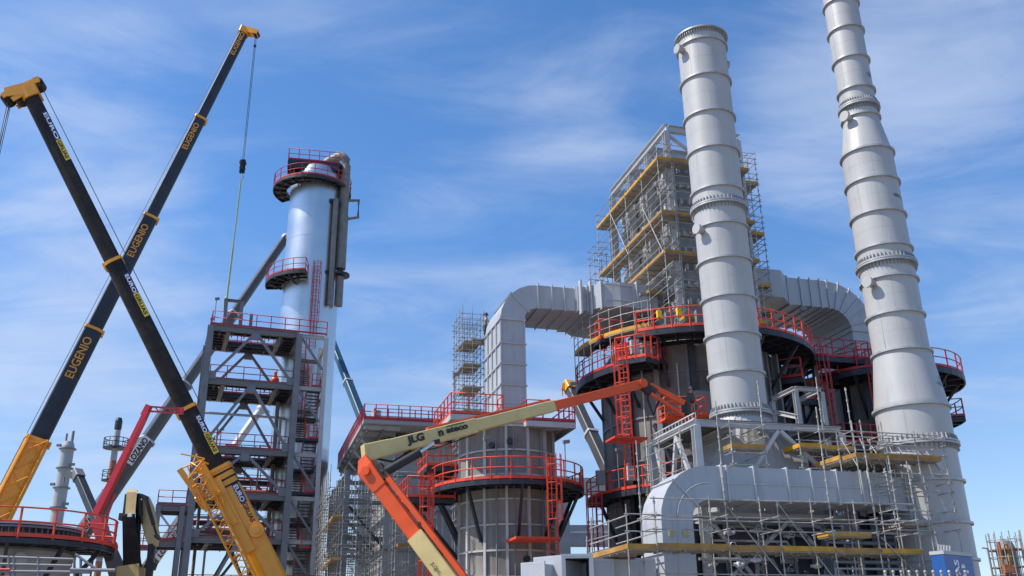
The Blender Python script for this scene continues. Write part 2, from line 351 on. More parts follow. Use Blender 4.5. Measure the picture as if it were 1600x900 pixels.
def box_duct(th, sts, half, depth, fr, v0=0.0, m='duct', ribm='ductrib', ribs=(), name='duct_casing', rib_h=0.09, rib_w=0.07, midline=False, ribname='stiffener_frame'):
    """sweep of a rectangular duct in the u-z plane; stations are (u, z, angle of travel in degrees[, depth scale])"""
    def sec(st, e=0.0, t=0.0, ds=None):
        u, z, a = st[:3]; k = (st[3] if len(st) > 3 else 1.0)
        tx = Vector((math.cos(R(a)), 0, math.sin(R(a)))); nx = Vector((-math.sin(R(a)), 0, math.cos(R(a)))); c = Vector((u, v0, z))+tx*t
        hh, dd = half+e, depth*k/2+e
        return [c+nx*hh+Vector((0,-dd,0)), c+nx*hh+Vector((0,dd,0)), c-nx*hh+Vector((0,dd,0)), c-nx*hh+Vector((0,-dd,0))]
    b = MB(fr); b.loft([sec(s) for s in sts]); cs = b.build(name, m, th)
    for i in ribs:
        st = sts[i]; b = MB(fr)
        a, c = sec(st, rib_h, -rib_w/2), sec(st, rib_h, rib_w/2); a2, c2 = sec(st, 0.002, -rib_w/2), sec(st, 0.002, rib_w/2)
        for k in range(4):
            j = (k+1) % 4; b.add([a[k], a[j], c[j], c[k], a2[k], a2[j], c2[j], c2[k]], [(0,1,2,3), (4,5,1,0), (3,2,6,7)])
        b.build(ribname, ribm, th)
    return cs
def scaffold(th, us, vs, z0, z1, fr, lift=2.0, planks=(), over=1.0, ledger_r=0.024, std_r=0.027, braces=(), skip=(), m='galv', rails=True, base=None):
    """tube scaffold: standards on the us x vs grid, ledgers at each lift, guard rails above planked lifts"""
    for iu, u in enumerate(us):
        for iv, v in enumerate(vs):
            if (iu, iv) in skip: continue
            dx = random.uniform(-.03, .03); b = MB(fr)
            b.tube((u+dx, v, (z0 if base is None else base)), (u+dx, v, z1+over*random.uniform(0.55, 1.05)), std_r, 6)
            z = z0
            while z < z1: b.tube((u+dx, v, z-.05), (u+dx, v, z+.05), std_r*1.8, 6); z += lift/4
            b.build('standard', m, th)
    z = z0; lv = 0
    while z <= z1+0.01:
        b = MB(fr)
        zs = [z] + ([z+0.5*lift/2, z+lift/2] if rails else [])
        for zz in zs:
            if zz > z1+lift*0.6: continue
            for v in vs: b.tube((us[0]-.12, v, zz+random.uniform(-.03,.03)), (us[-1]+.12, v, zz+random.uniform(-.03,.03)), ledger_r, 5)
            for u in (us if zz == z else (us[0], us[-1])): b.tube((u, vs[0]-.12, zz+.06), (u, vs[-1]+.12, zz+.06), ledger_r, 5)
        b.build('ledger', m, th); z += lift; lv += 1
    for (a, bb) in braces: MB(fr).tube(a, bb, ledger_r, 5).build('brace_tube', m, th)
    for (u0, u1, v0, v1, zp) in planks: plank(th, u0, u1, v0, v1, zp, fr)
def plank(th, u0, u1, v0, v1, zp, fr, toe=True):
    b = MB(fr); n = max(1, round(min(u1-u0, v1-v0)/0.32)); along_u = (u1-u0) >= (v1-v0)
    for k in range(n):
        if along_u: w = (v1-v0)/n; b.box((u0, v0+k*w+.01, zp), (u1, v0+(k+1)*w-.01, zp+.07))
        else: w = (u1-u0)/n; b.box((u0+k*w+.01, v0, zp), (u0+(k+1)*w-.01, v1, zp+.07))
    L = (u1-u0) if along_u else (v1-v0); q = 0.3
    while q < L-.2:
        if along_u: b.box((u0+q, v0, zp-.05), (u0+q+.05, v1, zp-.002))
        else: b.box((u0, v0+q, zp-.05), (u1, v0+q+.05, zp-.002))
        q += 0.75
    pk = b.build('plank_deck', 'deckb', th)
    if toe:
        b = MB(fr); t = .03; h = .155; z = zp+.075
        b.box((u0, v0-t, z-.02), (u1, v0, z+h)); b.box((u0-t, v0-t, z-.02), (u0-.001, v1, z+h))
        b.box((u1+.001, v0-t, z-.02), (u1+t, v1, z+h))
        b.build('toe_board', random.choice(['plank', 'plank_old']), pk)
    return pk
def boom_axes(p, q):
    d = (q-p).normalized(); s = d.cross(Vector((0,0,1))).normalized(); return d, s, s.cross(d)
def boom_sec(c, s, u, w, h, rnd=True):
    a, b = w/2, h/2
    pr = [(-a*.86, b), (a*.86, b), (a, b*.86), (a, -b*.15), (a*.9, -b*.55), (a*.62, -b*.88), (a*.25, -b), (-a*.25, -b), (-a*.62, -b*.88), (-a*.9, -b*.55), (-a, -b*.15), (-a, b*.86)]
    if not rnd: pr = [(-a*.92, b), (a*.92, b), (a, b*.9), (a, -b*.9), (a*.92, -b), (-a*.92, -b), (-a, -b*.9), (-a, b*.9)]
    return [c+s*x+u*y for x, y in pr]
def boom(th, P, Q, secs, collar=None, rnd=True):
    """telescopic boom P->Q; secs = (t0, t1, w, h, material, part name); collar = (material)"""
    d, s, u = boom_axes(P, Q); L = (Q-P).length; outp = []
    for k, (t0, t1, w, h, m, nm) in enumerate(secs):
        a = P+d*(t0*L); e = P+d*(t1*L)
        o = MB().loft([boom_sec(a, s, u, w, h, rnd), boom_sec(e, s, u, w, h, rnd)]).build(nm, m, th); outp.append(o)
        if collar and k < len(secs)-1:
            b = MB().loft([boom_sec(e-d*.14, s, u, w+.10, h+.10, rnd), boom_sec(e+d*.05, s, u, w+.10, h+.10, rnd)])
            b.bar(e-d*.3-u*(h/2+.05)-s*.2, e+d*.1-u*(h/2+.05)-s*.2, .08, .1, u); b.bar(e-d*.3-u*(h/2+.05)+s*.2, e+d*.1-u*(h/2+.05)+s*.2, .08, .1, u)
            b.build('collar', collar, o)
    return d, s, u, L, outp
def bracket_pt(P, Q, px): pass

# ================================================================== THE GROUND
g = MB(); g.add([(-4000,-300,0),(4000,-300,0),(4000,7000,0),(-4000,7000,0)], [(0,1,2,3)]); go = g.build('ground', 'ground'); go['kind'] = 'structure'

# plant grid: everything of the heater block is square to this frame
HC = Vector((11.384, 54.799, 0)); YAW = R(16); PL = frame(HC, YAW); PLI = PL.inverted()
def W(u, v, z=0.0): return PL @ Vector((u, v, z))
def plz(px, py, z): p = PLI @ onz(px, py, z); return (p.x, p.y)

# ================================================================== STACKS
def stack_profile(keys):
    """keys: list of (z, r) breakpoints"""
    return [(r, z) for z, r in keys]
def rad_at(keys, z):
    for (z0, r0), (z1, r1) in zip(keys[:-1], keys[1:]):
        if z0 <= z <= z1: return r0+(r1-r0)*(z-z0)/(z1-z0)
    return keys[-1][1]
def make_stack(name, label, cx, cy, keys, rings, flanges, nozzles, top_z):
    fr = frame((cx, cy, 0), YAW); th = thing(name, label, 'chimney', (cx, cy, 0), YAW, 'chimney stacks')
    b = MB(fr); b.lathe([(r, z) for z, r in keys], 72)
    rt = keys[-1][1]; zt = keys[-1][0]
    b.lathe([(rt, zt), (rt-.03, zt), (rt-.03, zt-3)], 72)
    zz = sorted(z for z in rings if z < zt)+[zt]; rs = random.Random(len(rings))
    for za, zb in zip(zz[:-1], zz[1:]):                 # plate seams: one upright weld per course, one round weld half way
        for a in (rs.uniform(180, 260), rs.uniform(260, 340)):
            ca, sa = math.cos(R(a)), math.sin(R(a)); ra, rb = rad_at(keys, za), rad_at(keys, zb)
            if abs(ra-rb) < .06: b.bar((ra*ca, ra*sa, za+.06), (rb*ca, rb*sa, zb-.06), .014, .008)
        zm = (za+zb)/2; rm = rad_at(keys, zm)
        if abs(rad_at(keys, za)-rad_at(keys, zb)) < .06: b.lathe([(rm-.004, zm-.009), (rm+.003, zm-.009), (rm+.003, zm+.009), (rm-.004, zm+.009)], 72)
    sh = b.build('stack_shell', 'stack', th)
    for z in rings:
        r = rad_at(keys, z); MB(fr).lathe([(r-.005, z-.05), (r+.11, z-.05), (r+.11, z+.05), (r-.005, z+.05)], 72).build('stiffener_ring', 'stackflange', th)
    for z in flanges:
        r = rad_at(keys, z); b = MB(fr)
        b.lathe([(r-.005, z-.09), (r+.17, z-.09), (r+.17, z-.012), (r-.005, z-.012)], 72); b.lathe([(r-.005, z+.012), (r+.17, z+.012), (r+.17, z+.09), (r-.005, z+.09)], 72)
        n = 48
        for k in range(n):
            a = 2*math.pi*k/n; ca, sa = math.cos(a), math.sin(a)
            for s0, s1, rr in ((.09, .34, .14), (-.30, -.09, .12)):
                b.add([((r-.003)*ca, (r-.003)*sa, z+s0), ((r+rr)*ca, (r+rr)*sa, z+s0), ((r+rr*.55)*ca, (r+rr*.55)*sa, z+s1), ((r-.003)*ca, (r-.003)*sa, z+s1)], [(0,1,2,3)])
                t = .012; b.add([((r)*ca-t*sa, (r)*sa+t*ca, z+s0), ((r+rr)*ca-t*sa, (r+rr)*sa+t*ca, z+s0), ((r+rr*.55)*ca-t*sa, (r+rr*.55)*sa+t*ca, z+s1), ((r)*ca-t*sa, (r)*sa+t*ca, z+s1)], [(3,2,1,0)])
        b.build('bolted_flange', 'stackflange', th)
    for z, a in nozzles:
        r = rad_at(keys, z); d = Vector((math.cos(R(a)), math.sin(R(a)), 0)); b = MB(fr); c = Vector((0,0,z))
        b.tube(c+d*(r-.08), c+d*(r+.32), .17, 16); b.tube(c+d*(r+.30), c+d*(r+.37), .27, 20); b.tube(c+d*(r+.375), c+d*(r+.43), .27, 20)
        b.bar(c+d*(r+.0)+Vector((0,0,-.3)), c+d*(r+.25)+Vector((0,0,-.16)), .03, .1)
        b.build('nozzle', 'stack', th)
    # lifting trunnions near the rim
    return th, fr
def sz(cx, cy, ys): return [zat(cx, cy, y) for y in ys]
S1 = (17.78, 41.0); S2 = (10.62, 43.0)
z1 = lambda y: zat(S1[0], S1[1], y)
keys1 = [(0, 1.55), (z1(642), 1.56), (z1(636), 1.56), (z1(552), 1.235), (z1(395), 1.23), (z1(246), 1.205), (z1(192), 0.87), (z1(172), .86), (34.6+4, 0.84)]
st1, F1 = make_stack('chimney_stack', 'taller grey flanged chimney with two widening cones, running out of the top of the picture', *S1, keys1,
    [z1(y) for y in (822, 757, 642, 555, 498, 443, 395, 343, 292, 246, 189, 147, 100, 54, 11)] + [z1(11)+1.35, z1(11)+2.7, z1(878)],
    [z1(699), z1(418), z1(172)], [(z1(450), 196), (z1(192), 196), (z1(196), 20)], 0)
z2 = lambda y: zat(S2[0], S2[1], y)
keys2 = [(z2(655), 1.28), (z2(64), 1.28)]
st2, F2 = make_stack('chimney_stack', 'shorter grey flanged chimney with an open rim, standing on a steel frame', *S2, keys2,
    [z2(y) for y in (589, 530, 473, 415, 362, 306, 245, 190, 134, 80)], [z2(330), z2(650)], [(z2(88), 190), (z2(90), 12), (z2(368), 196)], 0)
def stain(o, base, name, spots):
    """soot marks of their own shape on a painted shell; spots = (x, y, z, half width, half height)"""
    m = M[base].copy(); m.name = name; nt = m.node_tree; N = nt.nodes; L = nt.links; bs = N['Principled BSDF']; src = bs.inputs['Base Color'].links[0].from_socket
    tc = N.new('ShaderNodeTexCoord'); nz = N.new('ShaderNodeTexNoise'); nz.inputs['Scale'].default_value = 3.2; nz.inputs['Detail'].default_value = 6; L.new(tc.outputs['Object'], nz.inputs['Vector'])
    for x, y, z, w, h in spots:
        mp = N.new('ShaderNodeMapping'); mp.inputs['Location'].default_value = (-x/w, -y/w, -z/h); mp.inputs['Scale'].default_value = (1/w, 1/w, 1/h); L.new(tc.outputs['Object'], mp.inputs[0])
        ln = N.new('ShaderNodeVectorMath'); ln.operation = 'LENGTH'; L.new(mp.outputs[0], ln.inputs[0])
        ad = N.new('ShaderNodeMath'); ad.operation = 'MULTIPLY_ADD'; L.new(nz.outputs[0], ad.inputs[0]); ad.inputs[1].default_value = 1.5; L.new(ln.outputs['Value'], ad.inputs[2])
        mr = N.new('ShaderNodeMapRange'); mr.inputs['From Min'].default_value = 1.0; mr.inputs['From Max'].default_value = 1.75; mr.inputs['To Min'].default_value = .85; mr.inputs['To Max'].default_value = 0; L.new(ad.outputs[0], mr.inputs['Value'])
        mx = N.new('ShaderNodeMix'); mx.data_type = 'RGBA'; L.new(mr.outputs[0], mx.inputs['Factor']); L.new(src, mx.inputs['A']); mx.inputs['B'].default_value = (.07, .06, .045, 1); src = mx.outputs['Result']
    L.new(src, bs.inputs['Base Color']); o.data.materials.clear(); o.data.materials.append(m)
shell1 = [c for c in st1.children if c.name.startswith('stack_shell')][0]
def spot(a, y, r, w, h): return (r*math.cos(R(a)), r*math.sin(R(a)), z1(y), w, h)
stain(shell1, 'stack', 'grey stack paint with soot', [spot(-72, 320, 1.22, .35, .16), spot(-45, 322, 1.22, .3, .2), spot(-60, 128, .86, .3, .22), spot(-40, 600, 1.42, .7, .2), spot(-60, 610, 1.45, .5, .12)])
b = MB(F2); zt = keys2[-1][0]; b.lathe([(1.28, zt-.06), (1.45, zt-.06), (1.45, zt+.03), (1.25, zt+.03)], 72)
for k in range(60):
    a = 2*math.pi*k/60; b.bar((1.285*math.cos(a), 1.285*math.sin(a), zt-.16), (1.40*math.cos(a), 1.40*math.sin(a), zt-.16), .02, .18)
b.build('rim_flange', 'stackflange', st2)
b = MB(F2)
sq = [(-2.6, -1.9), (2.6, -1.9), (2.6, 1.9), (-2.6, 1.9)]; zc, zh = keys2[0][0]-.02, 8.9; n = 32; lo = []; hi = []
for k in range(n):
    a = 2*math.pi*(k+.5)/n; ca, sa = math.cos(a), math.sin(a); t = min(2.6/max(abs(ca), 1e-6), 1.9/max(abs(sa), 1e-6)); lo.append(Vector((ca*t, sa*t, zh))); hi.append(Vector((1.28*ca, 1.28*sa, zc)))
b.loft([lo, hi]); b.box((-2.7, -2.0, zh-.12), (2.7, 2.0, zh-.005)); b.box((-2.5, -1.8, 6.0), (2.5, 1.8, zh-.125))
b.build('transition_hood', 'stack', st2)
# small weld seams / soot marks band on the tall stack
# ================================================================== STEEL FRAME under the shorter stack
u0, u1, v0, v1, zt = -7.62, -0.5, -13.6, -9.0, 10.95
th = thing('stack_support_frame', 'pale grey braced steel frame carrying the shorter chimney', 'steel frame', W(u0, v0), YAW)
for u in (u0, u1, -4.0):
    for v in (v0, v1):
        if u == -4.0 and v == v0: continue
        b = MB(PL); b.ibeam((u, v, 0), (u, v, zt-.27), .32, .32, .03); b.build('column', 'steel_lt', th)
for (p, q) in (((u0, v0), (u1, v0)), ((u0, v1), (u1, v1)), ((u0, v0), (u0, v1)), ((u1, v0), (u1, v1))):
    for z in (zt-.13, 6.9):
        b = MB(PL); b.ibeam((*p, z), (*q, z), .24, .26, .025); b.build('beam', 'steel_lt', th)
for u in (-5.7, -4, -2.3):
    b = MB(PL); b.ibeam((u, v0, zt-.13), (u, v1, zt-.13), .18, .22, .02); b.build('beam', 'steel_lt', th)
def br(p, q, s=.16, m='steel_lt', fr=PL, par=None): MB(fr).bar(p, q, s, s).build('diagonal_brace', m, par or th)
uc = -3.6
for p, q in (((uc-.05, v0-.02, zt-.3), (u0+2.4, v0-.02, 8.7)), ((uc+.05, v0-.02, zt-.3), (u1-.8, v0-.02, 8.7)), ((u0+.2, v0-.02, 6.8), (u0+2.2, v0-.02, 4.2)), ((uc, v0-.02, 6.8), (u1-.3, v0-.02, 4)), ((uc, v0-.02, 6.8), (u0+.4, v0-.02, 4)),
             ((u0-.02, v0+1.9, zt-.3), (u0-.02, v0+.2, 7.6)), ((u0-.02, v0+1.9, zt-.3), (u0-.02, v0+2.9, 7.6)), ((u0-.02, v1-.4, zt-.35), (u0-.02, v0+2.9, 7.6))):
    br(p, q)
b = MB(PL); pts = [(u0-.05, v0-.12), (u1+.1, v0-.12), (u1+.1, v1+.1), (u0-.05, v1+.1)]
b.box((u0, v0-.12, zt+.005), (S2[0]*0-5.45, v1, zt+.05)); b.box((-2.6, v0-.12, zt+.005), (u1, v1, zt+.05)); b.box((-5.45, v0-.12, zt+.005), (-2.6, v0+.9, zt+.05))
b.build('grating', 'grate', th)
b = MB(PL)
for k in range(14): b.bar((u0, v0-.1+.34*k, zt+.05), (u0, v0-.1+.34*k, zt+.3), .03, .03)
b.bar((u0, v0, zt+.3), (u0, v1, zt+.3), .05, .05); b.bar((u0, v0, zt+.07), (u0, v1, zt+.07), .05, .05); b.build('guard_ledge', 'steel_lt', th)
# portal frame on the right
th = thing('portal_frame', 'pale grey portal frame standing right of the shorter chimney', 'steel frame', W(.1, -9.6, 0), YAW)
for v in (-9.6, -7.4):
    for u in (0.1, 1.6): MB(PL).ibeam((u, v, 0), (u, v, 13.75), .22, .22, .02).build('column', 'steel_lt', th)
for p, q in (((.1,-9.6,13.86),(1.6,-9.6,13.86)), ((1.6,-9.6,13.86),(1.6,-7.4,13.86)), ((.1,-9.6,13.86),(.1,-7.4,13.86)), ((.1,-9.6,10.8),(1.6,-9.6,10.8)), ((.1,-9.6,12.4),(.1,-7.4,13.2))):
    MB(PL).ibeam(p, q, .2, .22, .02).build('beam', 'steel_lt', th)

# ================================================================== LEFT HEATER VESSEL
VL, RVL = (-12.3, 0.0), 2.58
def ribbed_vessel(th, c, r, z0, z1, fr, shell='primer', rib='rib', rings=(), nv=16, av0=0, half_rib=.07):
    b = MB(fr); b.lathe([(r, z0), (r, z1)], 72, c); b.add([(c[0]+r*math.cos(2*math.pi*k/48), c[1]+r*math.sin(2*math.pi*k/48), z1) for k in range(48)], [tuple(range(48))]); sh = b.build('vessel_shell', shell, th)
    for z in rings: MB(fr).lathe([(r-.01, z-.045), (r+.10, z-.045), (r+.10, z+.045), (r-.01, z+.045)], 72, c).build('ring_stiffener', rib, th)
    for k in range(nv):
        a = R(av0+360*k/nv); d = Vector((math.cos(a), math.sin(a), 0)); t = Vector((-d.y, d.x, 0)); o = Vector((c[0], c[1], 0)); b = MB(fr)
        b.bar(o+d*(r+.055)+Vector((0,0,z0)), o+d*(r+.055)+Vector((0,0,z1)), .13, .14, up=t)
        b.build('vertical_stiffener', rib, th)
    return sh
zl = lambda u, v, y: zat(*(W(u, v).xy), y)
th = thing('heater_vessel', 'smaller ribbed round heater vessel with orange ring walkway, under the rising flat duct', 'heater', W(*VL), YAW)
HV = th
yr = [668, 705, 741, 795, 838, 872]
rg = [12.95]+[12.95-1.28*k for k in range(1, 10)]
ribbed_vessel(th, VL, RVL, 0, 13.1, PL, rings=rg, nv=14, av0=254)
pk = dict(rail='orange_red', beam='dark', sp=1.0)
ring_platform(th, VL, RVL+.06, 4.15, 130, 385, 9.9, PL, n=30, brace=(5, 11, 16, 20, 24, 28), drop=2.9, **pk)
ladder(th, (-12.3+1.15, -4.35), 5.6, 11.1, 270, PL)
MB(PL).box((-13.1, -4.4, 6.9), (-10.8, -2.6, 7.02)).build('rest_platform', 'orange_red', th)
# head platforms
o = [(-16.1, 1.5), (-16.1, -3.0), (-13.3, -3.0)]; i = [(-14.6, 1.5), (-14.6, -1.9), (-13.3, -1.9)]
platform(th, o, i, 13.35, PL, rail='orange_red', beam='steel_lt', deck='steel_lt', sp=.9, depth=.3)
o = [(-12.0, -3.0), (-9.3, -3.0), (-9.3, 1.5)]; i = [(-12.0, -2.1), (-10.4, -2.1), (-10.4, 1.5)]
platform(th, o, i, 13.2, PL, rail='red', beam='steel_lt', deck='steel_lt', sp=.9, depth=.3)
MB(PL).box((-14.6, -2.2, 13.12), (-10.0, 2.2, 13.34)).build('roof_plate', 'steel_lt', th)
# side access platforms left of the ring
o = [(-16.4, -1.2), (-18.3, -1.2), (-18.3, -3.2), (-16.3, -3.2)]; i = [(-16.4, -1.3), (-16.5, -1.3), (-16.5, -2.6), (-16.3, -2.6)]
platform(th, [(-17.8, 2.9), (-17.8, -.4), (-15.3, -.4)], [(-16.1, 2.9), (-16.1, .6), (-15.3, .6)], 9.4, PL, rail='orange_red', sp=.8)
platform(th, [(-16.7, 3.0), (-16.7, .2), (-14.7, .2)], [(-15.0, 3.0), (-15.0, .9), (-14.7, .9)], 11.2, PL, rail='orange_red', sp=.8)
ladder(th, (-16.9, -.45), 3.0, 10.6, 270, PL); 
for p, q in (((-17.6, .0, 9.2), (-14.9, .8, 6.4)), ((-16.0, -.2, 9.1), (-14.6, .5, 6.8))): br(p, q, .2, 'dark', PL, th)
b = MB(PL)                                       # burner ports and a hatch
for a, z in ((238, 11.9), (258, 12.1), (275, 6.1)):
    d = Vector((math.cos(R(a)), math.sin(R(a)), 0)); c = Vector((VL[0], VL[1], z)); b.tube(c+d*(RVL-.05), c+d*(RVL+.25), .16, 12)
b.build('burner_port', 'dark', th)

# ================================================================== LEFT DUCT (vessel to convection tower)
th = thing('flue_duct', 'pale grey flat duct rising from the smaller vessel and bending over to the right', 'duct', W(-12.35, 0, 13.3), YAW, 'flue ducts')
hw = .70; zc = 20.75; rc = 1.55; uc = -12.35
sts = [(uc, z, 90) for z in (13.34, 14.2, 15.4, 16.6, 17.8, zc-rc)]
n0 = len(sts)
sts += [(uc+rc-rc*math.cos(R(t)), zc-rc+rc*math.sin(R(t)), 90-t) for t in (15, 30, 45, 60, 75)] + [(uc+rc, zc, 0)]
sts += [(u, zc, 0) for u in (-9.95, -9.2, -8.5)]
box_duct(th, sts, hw, 3.5, PL, ribs=(0, 1, 2, 3, 4, 5, 8, 11, 12, 13, 14))
b = MB(PL)
for v in (-.95, .0, .95):                       # vertical stiffeners on the left face
    b.box((uc-hw-.09, v-.04, 13.4), (uc-hw-.002, v+.04, zc-rc))
b.build('face_stiffener', 'ductrib', th)
b = MB(PL)
for sv in (-1.752, 1.752):                        # corner angles framing the front face
    for uu in (uc-hw-.03, uc+hw-.06): b.box((uu, min(sv, sv*1.03), 13.4), (uu+.09, max(sv, sv*1.03), zc-rc+.2))
b.build('corner_angle', 'ductrib', th)
th = thing('flue_duct', 'pale grey duct length with a widened underside joining the left of the scaffolded tower', 'duct', W(-8.2, 0, 20), YAW, 'flue ducts')
sts = [(-8.48, zc, 0, 1), (-7.9, zc+.02, 0, 1), (-7.3, zc+.05, 0, 1.35), (-6.2, zc+.08, 0, 1.5), (-5.2, zc+.08, 0, 1.5), (-3.9, zc+.08, 0, 1.5)]
box_duct(th, sts, .74, 4.0, PL, ribs=(1, 2, 4), rib_h=.12)
b = MB(PL)
for u in (-8.35, -7.75):
    b.box((u-.05, -2.35, zc-1.0), (u+.05, -2.0, zc+1.05))
b.box((-7.15, -3.06, zc-.35), (-5.4, -3.0, zc-.30)); b.box((-7.15, -3.06, zc+.6), (-5.4, -3.0, zc+.65)); b.box((-5.45, -3.06, zc-.3), (-5.4, -3.0, zc+.6))
b.build('panel_frame', 'ductrib', th)

# ================================================================== MAIN HEATER
HCc, RH = (-1.3, -0.7), 5.05
th = thing('main_heater', 'large dark ribbed round heater with ring walkways behind the shorter chimney', 'heater', W(*HCc), YAW)
MH = th
ribbed_vessel(th, HCc, RH, 0, 17.3, PL, shell='primer_dk', rib='steel', rings=[2.0+2.3*k for k in range(7)], nv=18, av0=4)
MB(PL).lathe([(RH, 17.3), (RH-.4, 17.9), (3.4, 18.4)], 60, HCc).build('heater_roof', 'primer_dk', th)
for a in (205, 226, 247, 268, 290, 312, 335):   # main columns round the shell
    d = Vector((math.cos(R(a)), math.sin(R(a)), 0)); t = Vector((-d.y, d.x, 0)); o = Vector((HCc[0], HCc[1], 0))
    MB(PL).ibeam(o+d*(RH+.3), o+d*(RH+.3)+Vector((0,0,17.3)), .3, .3, .03, up=d).build('shell_column', 'dark' if a % 2 else 'steel', th)
# upper walkway, laid out from its front edge
up = [(HCc[0]+7.35*math.cos(R(a)), HCc[1]+7.35*math.sin(R(a))) for a in range(224, 340, 8)]
ip = [(HCc[0]+(RH+.1)*math.cos(R(a)), HCc[1]+(RH+.1)*math.sin(R(a))) for a in range(224, 340, 8)]
platform(th, up, ip, 17.6, PL, rail='orange_red', sp=.95, brace=(1, 4, 7, 10, 13), drop=2.6, depth=.3, rail_in=False)
ring_platform(th, HCc, RH+.1, 6.6, 150, 232, 16.3, PL, n=12, rail='red', brace=(3, 6, 9), drop=2.2, depth=.32)
ring_platform(th, HCc, RH+.1, 6.6, 318, 380, 16.0, PL, n=10, rail='red', brace=(2, 5, 8), drop=2.2, depth=.32)
ring_platform(th, HCc, RH+.1, 6.25, 165, 239, 9.6, PL, n=12, rail='orange_red', brace=(3, 6, 9), drop=2.4, depth=.3)
ring_platform(th, HCc, RH+.1, 6.4, 320, 375, 11.6, PL, n=8, rail='red', depth=.3, brace=(2, 5), drop=2.2)
platform(th, [(-7.75, -5.5), (-6.55, -6.65), (-5.6, -6.1)], [(-6.6, -4.6), (-5.6, -5.4), (-5.2, -5.2)], 16.0, PL, rail='orange_red', sp=.6, h=1.25)
ladder(th, (-7.45, -5.75), 9.7, 16.9, 225, PL); ladder(th, (-8.0, -2.6), 4.0, 9.5, 200, PL, m='red')
MB(PL).box((-8.4, -6.3, 11.7), (-6.6, -5.0, 11.8)).build('rest_platform', 'orange_red', th)
MB(PL).box((-9.0, -3.6, 6.0), (-6.5, -2.2, 6.1)).build('rest_platform', 'red', th)
b = MB(PL); b.box((-3.6, -6.02, 13.2), (-2.5, -5.6, 14.5)); b.build('access_hatch', 'steel', th)
for p, q in (((-5.2, -4.2, 13), (-4.6, -6.0, 9.2)), ((4.9, -3.0, 15.6), (2.9, -4.2, 12.4)), ((5.6, -2.6, 17.2), (3.2, -3.6, 14.6))): br(p, q, .2, 'dark', PL, th)
th_s = thing('scaffold', 'curved tube scaffold with yellow boards on the upper left rim of the large heater', 'scaffold', W(HCc[0]-6, HCc[1]-3, 16.4), YAW, 'scaffolds')
crv = [(HCc[0]+6.75*math.cos(R(a)), HCc[1]+6.75*math.sin(R(a))) for a in range(172, 229, 7)]; cin = [(HCc[0]+5.9*math.cos(R(a)), HCc[1]+5.9*math.sin(R(a))) for a in range(172, 229, 7)]
for p_, q_ in zip(crv, cin):
    MB(PL).tube((*p_, 16.4), (*p_, 19.6), .027, 6).build('standard', 'galv', th_s); MB(PL).tube((*q_, 16.4), (*q_, 18.4), .027, 6).build('standard', 'galv', th_s)
for zz in (17.1, 18.5, 19.0, 19.5): MB(PL).path([(*p_, zz) for p_ in crv], .025, 5).build('ledger', 'galv', th_s)
bq = MB(PL)
for k in range(len(crv)-1): bq.loft([[(*crv[k], 17.95), (*cin[k], 17.95), (*cin[k], 18.02), (*crv[k], 18.02)], [(*crv[k+1], 17.95), (*cin[k+1], 17.95), (*cin[k+1], 18.02), (*crv[k+1], 18.02)]])
pq = bq.build('plank_deck', 'deckb', th_s); bq = MB(PL)
for k in range(len(crv)-1): bq.bar((*crv[k], 18.12), (*crv[k+1], 18.12), .03, .2)
bq.build('toe_board', 'plank', pq)
platform(th, [(-7.7, -1.9), (-7.7, -3.3), (-6.3, -3.3)], [(-7.0, -1.9), (-7.0, -2.7), (-6.3, -2.7)], 18.0, PL, rail='orange_red', sp=.6, depth=.2)
b = MB(PL); b.path([(HCc[0]+6.1*math.cos(R(a)), HCc[1]+6.1*math.sin(R(a)), 18.15) for a in range(288, 338, 5)], .16, 8); b.build('header_pipe', 'white', th)

# ================================================================== CONVECTION TOWER with open steel top
tu0, tu1, tv0, tv1 = -3.35, 1.35, -4.9, 3.4
th = thing('convection_tower', 'tall grey box tower with an open steel frame at its top, behind scaffolding', 'tower', W((tu0+tu1)/2, (tv0+tv1)/2, 18), YAW)
MB(PL).box((tu0+.22, tv0+.22, 18.2), (tu1-.22, tv1-.2, 29.2)).build('casing', 'panel_dk', th)
MB(PL).box((tu0+1.0, tv0+2.2, 29.25), (tu1-1.0, tv1-1.0, 30.1)).build('casing_roof', 'steel', th)
for k, z in enumerate((19.4, 21.0, 22.6, 24.2, 25.8, 27.4, 29.1)):
    MB(PL).ibeam((tu0+.12, tv0+.3, z), (tu0+.12, tv1-.3, z), .18, .2, .02).build('casing_stiffener', 'steel_lt', th)
    MB(PL).ibeam((tu0+.3, tv0+.12, z), (tu1-.3, tv0+.12, z), .18, .2, .02).build('casing_stiffener', 'steel_lt', th)
for z in [18.8+1.05*k for k in range(10)]:
    for v in [tv0+.9+1.1*k for k in range(7)]: MB(PL).box((tu0-.06, v, z), (tu0+.215, v+.24, z+.36)).build('tube_end', 'steel_lt', th)
    for u in (tu0+.5, tu0+1.0): MB(PL).box((u, tv0-.04, z), (u+.12, tv0+.215, z+.34)).build('tube_end', 'steel_lt', th)
for u in (tu0-.1, tu1):
    for v in (tv0, tv0+2.7, tv0+5.6, tv1+.4):
        MB(PL).ibeam((u, v, 18.0), (u, v, 30.85), .34, .34, .035).build('column', 'steel_lt', th)
for p, q in (((tu0-.1, tv0-.17), (tu0-.1, tv1+.57)), ((tu1, tv0-.17), (tu1, tv1+.57))): MB(PL).ibeam((*p, 31.1), (*q, 31.1), .3, .48, .035).build('roof_beam', 'steel_lt', th)
for v in (tv0, tv0+2.7, tv0+5.6, tv1+.4): MB(PL).ibeam((tu0+.1, v, 31.1), (tu1-.2, v, 31.1), .28, .46, .035).build('roof_beam', 'steel_lt', th)
